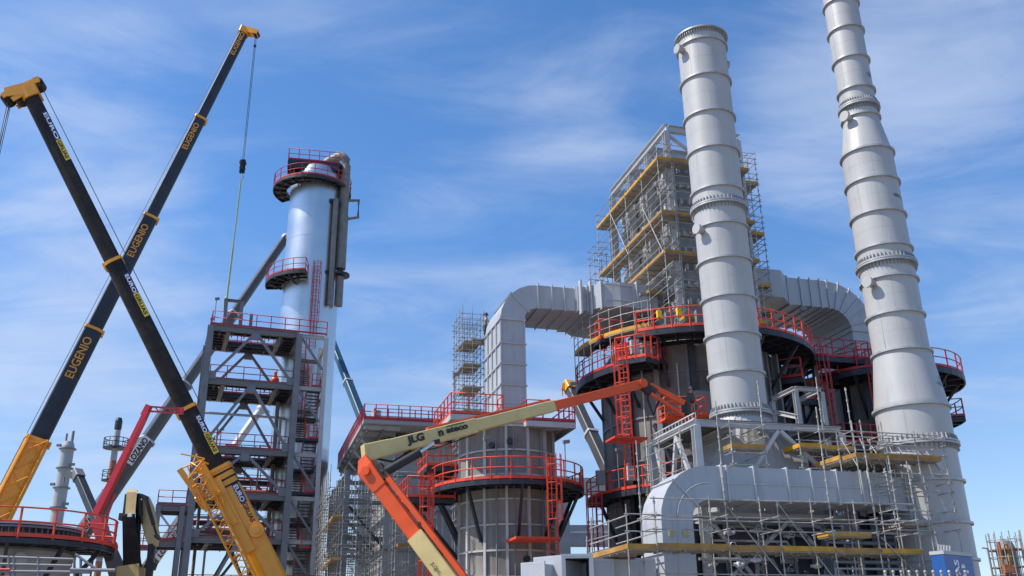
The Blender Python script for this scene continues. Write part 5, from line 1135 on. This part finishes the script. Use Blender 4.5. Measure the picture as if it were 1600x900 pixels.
th = thing('boom_lift', 'crimson articulated lift arm folded over at its top, left of the excavator', 'boom lift', at(190, 1000, 43).xy.to_3d(), 0)
pA, pB, pC, pD = at(188, 925, 43), at(167, 850, 43), at(231, 640, 43.5), at(286, 642, 44)
d1 = (pB-pA).normalized(); MB().bar(pA, pB, .42, .55, (0,1,0), .36, .5).build('base_section', 'cgrey', th)
b = MB(); b.tube(pB+Vector((.05,-.3,-.15)), pB+Vector((.05,.3,-.15)), .36, 18); b.bar(pB+Vector((.05,0,-.15)), at(152, 812, 43), .5, .55, (0,1,0)); b.build('knuckle', 'lred', th)
b = MB(); q0 = at(150, 806, 43); b.bar(q0, pC, .30, .40, (0,1,0), .24, .28); b.build('main_arm', 'lred', th)
MB().bar(at(165, 812, 42.8), at(180, 772, 42.9), .1, .12).build('arm_link', 'lred', th); MB().bar(at(205, 700, 42.75), at(227, 655, 42.8), .12, .16).build('arm_link', 'lred', th)
b = MB()
for o_ in (.09, -.13): b.bar(pC+Vector((0,0,o_+.06)), pD+Vector((0,0,o_)), .1, .07)
for k in range(6): p = pC.lerp(pD, k/5); p2 = pC.lerp(pD, min(1, (k+.7)/5)); b.bar(p+Vector((0,0,.12)), p2+Vector((0,0,-.13)), .05, .05)
b.bar(pC+Vector((-.15,0,-.3)), pC+Vector((.05,0,.2)), .3, .26); b.bar(pD-Vector((.35,0,0)), pD, .2, .3); b.build('jib_arm', 'lred', th)

# ================================================================== EXCAVATOR
E0 = at(205, 1000, 42); th = thing('excavator', 'tan excavator with a raised boom and folded stick, seen head on behind the railing', 'excavator', (E0.x, E0.y, 0), 0)
a = lambda x, y, Y=42: at(x, y, Y)
MB().bar(a(204, 960), a(205, 884), .95, .8, (0,1,0)).build('boom_foot', 'tan', th)
b = MB(); b.loft([[a(192, 886, 41.7), a(222, 886, 41.7), a(222, 886, 42.3), a(192, 886, 42.3)], [a(191, 806, 41.4), a(211, 806, 41.4), a(211, 806, 42), a(191, 806, 42)], [a(195, 772, 41.6), a(213, 772, 41.6), a(213, 772, 42.2), a(195, 772, 42.2)]]); b.build('lower_boom', 'cblack', th)
b = MB(); b.loft([[a(195.5, 803, 41.25), a(211, 803, 41.25), a(211, 803, 41.7), a(195.5, 803, 41.7)], [a(198, 769, 41.4), a(214, 769, 41.4), a(214, 769, 42.2), a(198, 769, 42.2)], [a(200, 764, 41.9), a(215, 765, 41.9), a(216, 767, 42.6), a(200, 766, 42.6)]]); b.build('boom_cap', 'tan', th)
b = MB(); b.bar(a(200, 805, 41.2), a(206, 805, 41.2), .12, .14); b.build('work_light', 'white', th)
b = MB(); b.bar(a(188, 808, 41.8), a(194, 808, 41.8), .4, .3); b.tube(a(216, 772, 42.2), a(216, 828, 42.0), .12, 8); b.tube(a(217, 828, 42.0), a(217, 882, 42), .075, 8); b.build('boom_cylinder', 'black', th)
pg = [(218, 783), (228, 775), (235, 790), (244, 836), (241, 852), (232, 853), (226, 838), (219, 812)]
b = MB(); f0 = [a(x, y, 41.9) for x, y in pg]; f1 = [v+Vector((0, .5, 0)) for v in f0]; b.loft([f0, f1]); b.build('stick', 'tan', th)
b = MB(); b.tube(a(228, 779, 41.6), a(240, 820, 41.6), .085, 8); b.tube(a(240, 820, 41.6), a(246, 840, 41.6), .05, 8); b.bar(a(221, 775, 41.8), a(230, 779, 41.8), .25, .2); b.bar(a(243, 836, 41.6), a(249, 842, 41.6), .2, .15); b.build('stick_cylinder', 'black', th)
b = MB(); b.tube(a(216, 786, 41.7), a(222, 818, 41.7), .05, 6); b.tube(a(218, 784, 41.7), a(219, 806, 41.7), .12, 6); b.build('hoses', 'black', th)
b = MB(); b.bar(a(237, 850), a(231, 915), .22, .26); b.bar(a(241, 846), a(237, 872), .12, .16); b.bar(a(228, 882), a(243, 886), .3, .3); b.build('bucket_linkage', 'black', th)

# ================================================================== FAR COLUMNS
def far_column(name, label, cat, px, y0, y1, r, Y, m, extra):
    T = at(px, y0, Y); th = thing(name, label, cat, (T.x, T.y, 0), 0); f = frame((T.x, T.y, 0), 0); zt = T.z
    b = MB(f); b.lathe([(r, 0), (r, zt-.8)], 24); b.lathe([(r, zt-.8), (r*.75, zt-.2), (.05, zt)], 24); b.build('column_shell', m, th)
    extra(th, f, zt, r); return th
def ex1(th, f, zt, r):
    for k in range(7):
        z = zt-1.2-2.5*k; sx = 1 if k % 2 else -1
        MB(f).lathe([(r-.01, z), (r+.28, z), (r+.28, z+.12), (r-.01, z+.12)], 24).build('platform_ring', 'steel', th)
        MB(f).bar((sx*r, -.3, z+.5), (sx*(r+.55), -.3, z+.5), .35, .3).build('nozzle', 'steel', th)
    MB(f).tube((.4, 0, zt-.2), (.4, 0, zt+1.2), .18, 8).build('vent_pipe', 'steel', th); MB(f).tube((-.4, 0, zt-.2), (-.4, 0, zt+.9), .14, 8).build('vent_pipe', 'steel', th)
far_column('process_column', 'far pale grey column with small platforms behind the lower left walkway', 'column', 108, 688, 830, .78, 120, 'panel', ex1)
def ex2(th, f, zt, r):
    for k in range(5): MB(f).lathe([(r+.015, zt-7.5-6*k), (r+.015, zt-4.5-6*k)], 20).build('red_band', 'orangepipe', th)
    for z, w in ((zt-3.0, 1.5), (zt-7.0, 1.0), (zt-16, .9), (zt-27, .9)):
        dk = MB(f).lathe([(r, z), (r+w*.7, z), (r+w*.7, z+.15), (r, z+.15)], 16).build('platform_ring', 'dark', th)
        railing(dk, [(( r+w*.7)*math.cos(t*math.pi/8), (r+w*.7)*math.sin(t*math.pi/8), z+.15) for t in range(17)], 'dark', 1.1, .8, .05, toe=0, fr=f)
    MB(f).lathe([(r*.9, zt-.8), (r*1.15, zt-.4), (r*1.15, zt+.5), (r*.8, zt+.9)], 16).build('flare_tip', 'dark', th)
    MB(f).tube((-r-.4, 0, 0), (-r-.4, 0, zt-8), .12, 6).build('ladder', 'dark', th)
far_column('flare_stack', 'far thin red and white banded flare stack with dark railed platforms', 'flare stack', 185, 664, 860, .38, 115, 'panel', ex2)
def ex3(th, f, zt, r):
    for k in range(6):
        z = zt-1.0-1.5*k; MB(f).lathe([(r, z), (r+.55, z), (r+.55, z+.1), (r, z+.1)], 20).build('platform_ring', ('orangepipe', 'deckb')[k % 2], th)
        MB(f).path([((r+.6)*math.cos(R(t)), (r+.6)*math.sin(R(t)), z+.9) for t in range(0, 360, 24)], .035, 4, closed=True).build('guard_ring', 'galv', th)
    for a in range(0, 360, 24): MB(f).tube(((r+.6)*math.cos(R(a)), (r+.6)*math.sin(R(a)), 0), ((r+.6)*math.cos(R(a)), (r+.6)*math.sin(R(a)), zt+.3+.5*random.random()), .045, 5).build('scaffold_tube', 'galv', th)
    MB(f).tube((-r-.1, -.9, 0), (-r-.1, -.9, zt-.3), .14, 8).build('riser_pipe', 'orangepipe', th); MB(f).tube((-r+.5, -r-.2, 0), (-r+.5, -r-.2, zt-.5), .13, 8).build('riser_pipe', 'plank_old', th)
    for k in range(4): MB(f).box((-r-.2, -r-.5, zt-3.0-1.3*k), (-.1, -r+.1, zt-2.3-1.3*k)).build('equipment_box', ('orangepipe', 'pipe')[k % 2], th)
far_column('process_column', 'far rusty column wrapped in scaffold tubes at the lower right edge', 'column', 1568, 843, 900, .85, 88, 'pipe', ex3)
th = thing('light_mast', 'thin far mast with a small lamp arm left of the rusty column', 'mast', at(1549, 1000, 88).xy.to_3d(), 0)
b = MB(); p0 = at(1549, 940, 88); p1 = at(1543, 857, 88); b.tube((p1.x, p1.y, 0), p1, .1, 6); b.bar(p1, p1+Vector((-.5, 0, .05)), .12, .1); b.build('pole', 'steel', th)

# ================================================================== BLUE SIGN, LOOSE DUCT PIECES
th = thing('sign_board', 'tilted blue sign panel with white letters at the foot of the taller chimney', 'sign', at(1495, 1000, 36.5).xy.to_3d(), 0)
s0, s1 = at(1474, 866, 36.5), at(1518, 870, 38.0); ax = (s1-s0); hx_ = ax.normalized(); nn = hx_.cross(Vector((0,0,1))).normalized()
hgt = 1.9
def slab(p, w, h, t, m, nm): 
    b = MB(); q = [p, p+hx_*w, p+hx_*w-Vector((0,0,h)), p-Vector((0,0,h))]; b.loft([q, [v-nn*t for v in q]]); return b.build(nm, m, th)
slab(s0, ax.length, hgt, .5, 'blue', 'panel')
slab(s0+Vector((0,0,.14))+nn*.03-hx_*.02, ax.length+.04, .13, .56, 'steel_lt', 'cap_rail')
text('VAS', .5, s0+hx_*(ax.length*.46)-Vector((0,0,1.02))+nn*.014, Vector((0,0,1)), -hx_, 'txt_wh', th, bold=.008)
b = MB()
for k in range(4):
    p = s0+hx_*(ax.length*(.55+.1*(k % 2)))-Vector((0,0,.36+.17*k))+nn*.012; q = [p, p+hx_*.3, p+hx_*.3-Vector((0,0,.1)), p-Vector((0,0,.1))]; b.loft([q, [v-nn*.006 for v in q]])
b.build('letter_stripe', 'white', th)
p = s0+hx_*(ax.length*.55)-Vector((0,0,.30))+nn*.014; q = [p, p+hx_*.28, p+hx_*.28-Vector((0,0,.06)), p-Vector((0,0,.06))]; MB().loft([q, [v-nn*.008 for v in q]]).build('letter_stripe', 'txt_or', th)
for k in range(2): p = s0+hx_*(.25+.75*k); MB().tube((p.x, p.y, 0), (p.x, p.y, s0.z-hgt), .08, 8).build('post', 'steel', th)
for k in range(5): p = s0+hx_*(.1+.22*k)+Vector((0,0,.16))-nn*.2; MB().bar(p, p+Vector((.04,0,.22)), .06, .05).build('clamp', 'steel_lt', th)

def duct_piece(label, c, w, h, L, ang, m='duct', hollow=False, grp='loose duct pieces'):
    f = frame(c, ang); th = thing('duct_piece', label, 'duct piece', (c[0], c[1], 0), ang, grp); t = .06
    if hollow:
        b = MB(f); b.box((-w/2, 0, 0), (-w/2+t, L, h)); b.box((w/2-t, 0, 0), (w/2, L, h)); b.box((-w/2+t, 0, h-t), (w/2-t, L, h)); b.box((-w/2+t, 0, 0), (w/2-t, L, t)); b.build('duct_casing', m, th)
        MB(f).box((-w/2+t, L-.1, t), (w/2-t, L-.05, h-t)).build('shade_end_plate', 'opening', th)  # black sheets set inside the mouth paint the shade of its depth
        b = MB(f); b.box((-w/2+t, .25, t), (-w/2+t+.02, L-.1, h-t)); b.box((w/2-t-.02, .25, t), (w/2-t, L-.1, h-t)); b.box((-w/2+t+.02, .25, h-t-.02), (w/2-t-.02, L-.1, h-t)); b.build('shade_lining', 'opening', th)
    else:
        MB(f).box((-w/2, 0, 0), (w/2, L, h)).build('duct_casing', m, th)
    fl = .09
    for y in ((0, L) if L > .6 else (0,)):
        b = MB(f); e = .0 if y == 0 else -.06; z0 = -fl
        b.box((-w/2-fl, y+e-.002, -fl), (-w/2-.002, y+e+.06, h+fl)); b.box((w/2+.002, y+e-.002, -fl), (w/2+fl, y+e+.06, h+fl)); b.box((-w/2-.002, y+e-.002, h+.002), (w/2+.002, y+e+.06, h+fl)); b.box((-w/2-.002, y+e-.002, -fl), (w/2+.002, y+e+.06, -.002)); b.build('end_flange', 'ductrib', th)
    MB(f).box((-w/2+.1, .1, -c[2]), (-w/2+.3, .3, -fl)).build('prop', 'steel', th); MB(f).box((w/2-.3, .1, -c[2]), (w/2-.1, .3, -fl)).build('prop', 'steel', th)
    return th
zt_ = at(902, 867, 35).z; c = at(902, 874, 35)
duct_piece('square grey duct piece with a black open end facing out', (c.x, c.y, zt_-1.05), .98, 1.0, 2.6, R(2), hollow=True)
c = at(855, 873, 35.6); duct_piece('grey duct section with a slanted end left of the black opening', (c.x, c.y, c.z-1.15), 1.1, 1.15, 2.4, R(-38))
c = at(832, 882, 35.2); duct_piece('low grey duct section at the far left of the duct row', (c.x, c.y, c.z-1.0), .9, 1.0, 1.4, R(-38))
c = at(940, 877, 35.6); duct_piece('narrow grey duct section directly right of the black opening', (c.x, c.y, c.z-1.15), .8, 1.15, 2.2, R(20))
c = at(975, 878, 36.2); duct_piece('wide grey duct section near the scaffold corner', (c.x, c.y, c.z-1.15), .95, 1.15, 2.2, R(20))
c = at(1008, 876, 36.8); duct_piece('grey duct section with its end under the scaffold corner boards', (c.x, c.y, c.z-1.15), .7, 1.15, 2.0, R(20))
th = thing('guard_rail', 'short pale scaffold guard rail between the smaller vessel and the large heater', 'guard rail', at(930, 1000, 40).xy.to_3d(), 0)
for x, y0 in ((917, 838), (951, 812)): MB().tube(at(x, y0, 40), at(x+1, 900, 40), .03, 6).build('post', 'galv', th)
for y0, y1 in ((846, 836), (866, 856)): MB().tube(at(915, y0, 40), at(953, y1, 40), .025, 6).build('rail', 'galv', th)

th = thing('guard_rail', 'low row of small round topped grey posts along the bottom right edge', 'guard rail', at(1450, 1000, 33).xy.to_3d(), 0)
for k in range(11):
    p = at(1383+12.5*k, 893.5, 33); MB().tube((p.x, p.y, p.z-3), p, .04, 8).ball(p, .06).build('post', 'galv', th)
MB().tube(at(1378, 905, 33), at(1515, 906, 33), .05, 6).build('rail', 'galv', th)

# ================================================================== SMALL FITTINGS
b = MB(PL)
for a in (243, 262, 296):
    d = Vector((math.cos(R(a)), math.sin(R(a)), 0)); p = Vector((VL[0], VL[1], 0))+d*(RVL+.22); MB(PL).tube(p, p+Vector((0, 0, 12.8)), .035+.012*(a % 2), 6).build('conduit', 'steel', HV)
for a in (216, 238, 257, 262, 301):
    d = Vector((math.cos(R(a)), math.sin(R(a)), 0)); p = Vector((HCc[0], HCc[1], 0))+d*(RH+.24); MB(PL).tube(p, p+Vector((0, 0, 16.2)), .05, 6).build('conduit', ('rib', 'steel')[a % 2], MH)
for (u, v, z) in ((-7.0, -5.9, 16.1), (-6.3, -5.9, 16.1), (-5.0, -6.2, 17.7), (-3.6, -7.0, 17.7), (-8.1, -2.8, 9.7), (-7.0, -4.4, 9.7)):
    MB(PL).box((u, v, z+.25), (u+.45, v+.25, z+1.0)).build('control_box', random.choice(['steel', 'dark', 'steel_lt']), MH)
for (u, v, z) in ((-5.6, -6.6, 18.2), (-4.6, -6.95, 18.3)):
    MB(PL).loft([[Vector((u+x*.12, v+y*.08, z)) for x, y in ((-1, -1), (1, -1), (1, 1), (-1, 1))], [Vector((u+x*.13, v+y*.1, z+.4)) for x, y in ((-1, -1), (1, -1), (1, 1), (-1, 1))]]).build('tool_bag', 'txt_yel', MH)
def floodlight(parent, p, fr, h=2.2):
    p = Vector(p); b = MB(fr); b.tube(p, p+Vector((0, 0, h)), .03, 6); b.bar(p+Vector((-.12, -.1, h)), p+Vector((.22, -.1, h+.05)), .22, .16); b.build('floodlight', 'steel', parent)
for p in ((-15.9, -2.9, 13.4), (-9.4, -2.9, 13.3), (-14.4, -3.55, 9.95), (-10.1, -3.5, 9.95)): floodlight(HV, p, PL, 2.0)
for p in ((-6.3, -6.0, 17.65), (3.6, -5.9, 17.65), (-7.2, -3.6, 9.65)): floodlight(MH, p, PL, 2.0)
for p in ((.2, .2, lev[0]+.06), (6.5, .2, lev[1]+.06), (.2, 5.2, lev[0]+.06), (6.5, .2, lev[3]+.06)): floodlight(TW, p, LT, 2.1)

# ================================================================== WORKERS
for nm, c in (('worker skin', (.42, .25, .17)), ('olive work jacket', (.16, .15, .09)), ('tan work jacket', (.33, .29, .21)), ('dark trousers', (.04, .045, .06)), ('dark helmet', (.03, .03, .045))): M[nm] = mat(nm, c, .7, 0, .15, 6)
def person(label, feet, face, jacket, reach, lean=.08):
    """standing figure grown from a skeleton; face = heading in degrees, reach = how far the hands are held forward"""
    f = frame(feet, R(face)); th = thing('person', label, 'person', feet, R(face), 'workers')
    J = {'pelvis': (0, 0, .95, .125), 'waist': (lean*.4, 0, 1.10, .12), 'chest': (lean*.8, 0, 1.32, .15), 'neck': (lean, 0, 1.50, .055), 'jaw': (lean+.03, 0, 1.585, .075), 'head': (lean+.02, 0, 1.68, .095), 'crown': (lean+.01, 0, 1.75, .075)}
    E = [('pelvis', 'waist'), ('waist', 'chest'), ('chest', 'neck'), ('neck', 'jaw'), ('jaw', 'head'), ('head', 'crown')]
    for n, y in (('l', 1), ('r', -1)):
        J.update({n+'sh': (lean*.8, y*.19, 1.43, .065), n+'el': (lean+reach*.25, y*.27, 1.17, .045), n+'wr': (lean+reach, y*.20, 1.14+.1*reach, .032), n+'pa': (lean+reach+.09, y*.19, 1.15+.1*reach, .036),
                  n+'hip': (0, y*.10, .90, .095), n+'kn': (.04, y*.115, .50, .06), n+'an': (-.02, y*.12, .09, .045), n+'toe': (.15, y*.13, .035, .038)})
        E += [('chest', n+'sh'), (n+'sh', n+'el'), (n+'el', n+'wr'), (n+'wr', n+'pa'), ('pelvis', n+'hip'), (n+'hip', n+'kn'), (n+'kn', n+'an'), (n+'an', n+'toe')]
    ks = list(J); me = bpy.data.meshes.new('p'); me.from_pydata([J[k][:3] for k in ks], [(ks.index(a), ks.index(b)) for a, b in E], []); o = bpy.data.objects.new('p', me); COL.objects.link(o)
    md = o.modifiers.new('s', 'SKIN'); sv = me.skin_vertices[0].data if me.skin_vertices else None
    if sv is None: me.attributes
    for i, k in enumerate(ks): sv[i].radius = (J[k][3], J[k][3]*(1.15 if k in ('chest', 'waist', 'pelvis') else 1)); sv[i].use_root = (k == 'pelvis')
    o.modifiers.new('u', 'SUBSURF').levels = 2
    dg = bpy.context.evaluated_depsgraph_get(); dg.update(); bm = bpy.data.meshes.new_from_object(o.evaluated_get(dg)); bpy.data.objects.remove(o)
    vs = [tuple(v.co) for v in bm.vertices]; fs = [tuple(p.vertices) for p in bm.polygons]; b = MB(f); b.add(vs, fs, True)
    for n, y in (('l', 1), ('r', -1)):                   # fingers curled forward, thumb from the side of the palm
        x, yy, z, _ = J[n+'pa']; 
        for k in range(4): q = Vector((x+.02, yy+(k-1.5)*.021, z)); b.path([q, q+Vector((.045-.004*abs(k-1), 0, -.01)), q+Vector((.06, 0, -.045))], .010, 5)
        q = Vector((x-.03, yy-y*.035, z)); b.path([q, q+Vector((.03, -y*.02, -.02)), q+Vector((.055, -y*.012, -.035))], .011, 5)
    hx = lean+.115
    for y in (-.035, .035): b.ball((lean+.105, y, 1.675), .014, 6)
    b.tube((hx-.02, 0, 1.675), (hx+.022, 0, 1.635), .012, 5); b.bar((hx-.015, -.025, 1.60), (hx-.015, .025, 1.60), .012, .012)
    for y in (-.098, .098): b.ball((lean+.01, y, 1.655), .022, 6)
    body = b.build('body', 'worker skin', th); body.data.materials.append(M[jacket]); body.data.materials.append(M['dark trousers'])
    inv = INV[th.name]
    for p in body.data.polygons:
        c = p.center; wr = lean+reach-.01
        p.material_index = 2 if c.z < .98 and abs(c.y) < .24 and c.x < .3 and not (c.z > .9 and abs(c.y) > .22) else (1 if c.z < 1.515 and c.x < wr else 0)
    b = MB(f); b.lathe([(.145, 1.705), (.128, 1.72), (.122, 1.77), (.09, 1.83), (.03, 1.855), (.001, 1.857)], 18, (lean+.015, 0), smooth_prof=True); b.loft([[Vector((lean+.10, -.09, 1.70)), Vector((lean+.19, -.05, 1.70)), Vector((lean+.19, .05, 1.70)), Vector((lean+.10, .09, 1.70))], [Vector((lean+.10, -.09, 1.715)), Vector((lean+.19, -.05, 1.712)), Vector((lean+.19, .05, 1.712)), Vector((lean+.10, .09, 1.715))]]); b.build('helmet', 'dark helmet', th)
    return th
h1 = at(757, 488, 53.6); person('worker in a tan jacket and dark helmet standing beside the top of the flat duct', (h1.x, h1.y, h1.z-1.86), 25, 'tan work jacket', .34)
q = PLI @ Vector((h1.x, h1.y, 0)); plank(bpy.data.objects[[o.name for o in bpy.data.objects if o.get('label', '').startswith('tall thin bare')][0]], q.x-.9, q.x+.45, q.y-.35, q.y+.6, h1.z-1.86-.072, PL, toe=False)
h2 = x0+ax*.62+yb*.5 if False else at(1082, 604, 45.9); person('worker in an olive jacket and dark helmet standing in the lift basket', (h2.x, h2.y, h2.z-1.86), 200, 'olive work jacket', .36)

thq = [o for o in bpy.data.objects if o.get('label', '').startswith('scaffold bay with a tan')][0]
plank(thq, -2.3, .65, -15.85, -14.2, 8.95, PL); plank(thq, -.7, .6, -17.2, -14.2, 6.2, PL, toe=False)  # solid decks added to cast shade on the taller chimney's lower left side
for u, v, t_ in ((-2.3, -15.9, 10.2), (-.9, -14.3, 10.4), (.6, -14.1, 10.0), (.55, -17.25, 8.2)):
    b = MB(PL); b.tube((u, v, 0), (u, v, t_), .028, 6); z = .4
    while z < t_: b.tube((u, v, z-.05), (u, v, z+.05), .05, 6); z += .5
    b.build('standard', 'galv', thq)
tp = [o for o in bpy.data.objects if o.get('label', '').startswith('cluster of small pipes')][0]
rnd = random.Random(5)
for k in range(14):
    u, v, z = rnd.uniform(-8.9, -.8), rnd.uniform(-14.3, -13.6), rnd.uniform(4.6, 6.5); b = MB(PL)
    b.ball((u, v, z), .12, 8); b.tube((u-.22, v, z), (u+.22, v, z), .07, 8); b.tube((u, v, z), (u, v-.3, z+.05), .025, 5); b.path([(u+.14*math.cos(t*.785), v-.3, z+.05+.14*math.sin(t*.785)) for t in range(8)], .018, 4, closed=True)
    b.build('valve', rnd.choice(['steel_lt', 'white', 'pipe', 'steel_lt']), tp)
for k in range(9):
    z = rnd.uniform(5.0, 6.7); v = rnd.uniform(-14.6, -13.7); u = rnd.uniform(-9, -4); MB(PL).path([(u, v, z), (u+rnd.uniform(1, 3.5), v, z), (u+rnd.uniform(3.5, 4), v+.4, z-rnd.uniform(.3, 1.5))], rnd.uniform(.03, .09), 7).build('pipe', rnd.choice(['steel_lt', 'pipe', 'steel', 'galv']), tp)
for k in range(6):
    u = -8.7+1.5*k; MB(PL).box((u, -13.75, 5.0), (u+.5, -13.5, 5.75)).build('junction_box', rnd.choice(['steel_lt', 'steel']), tp)
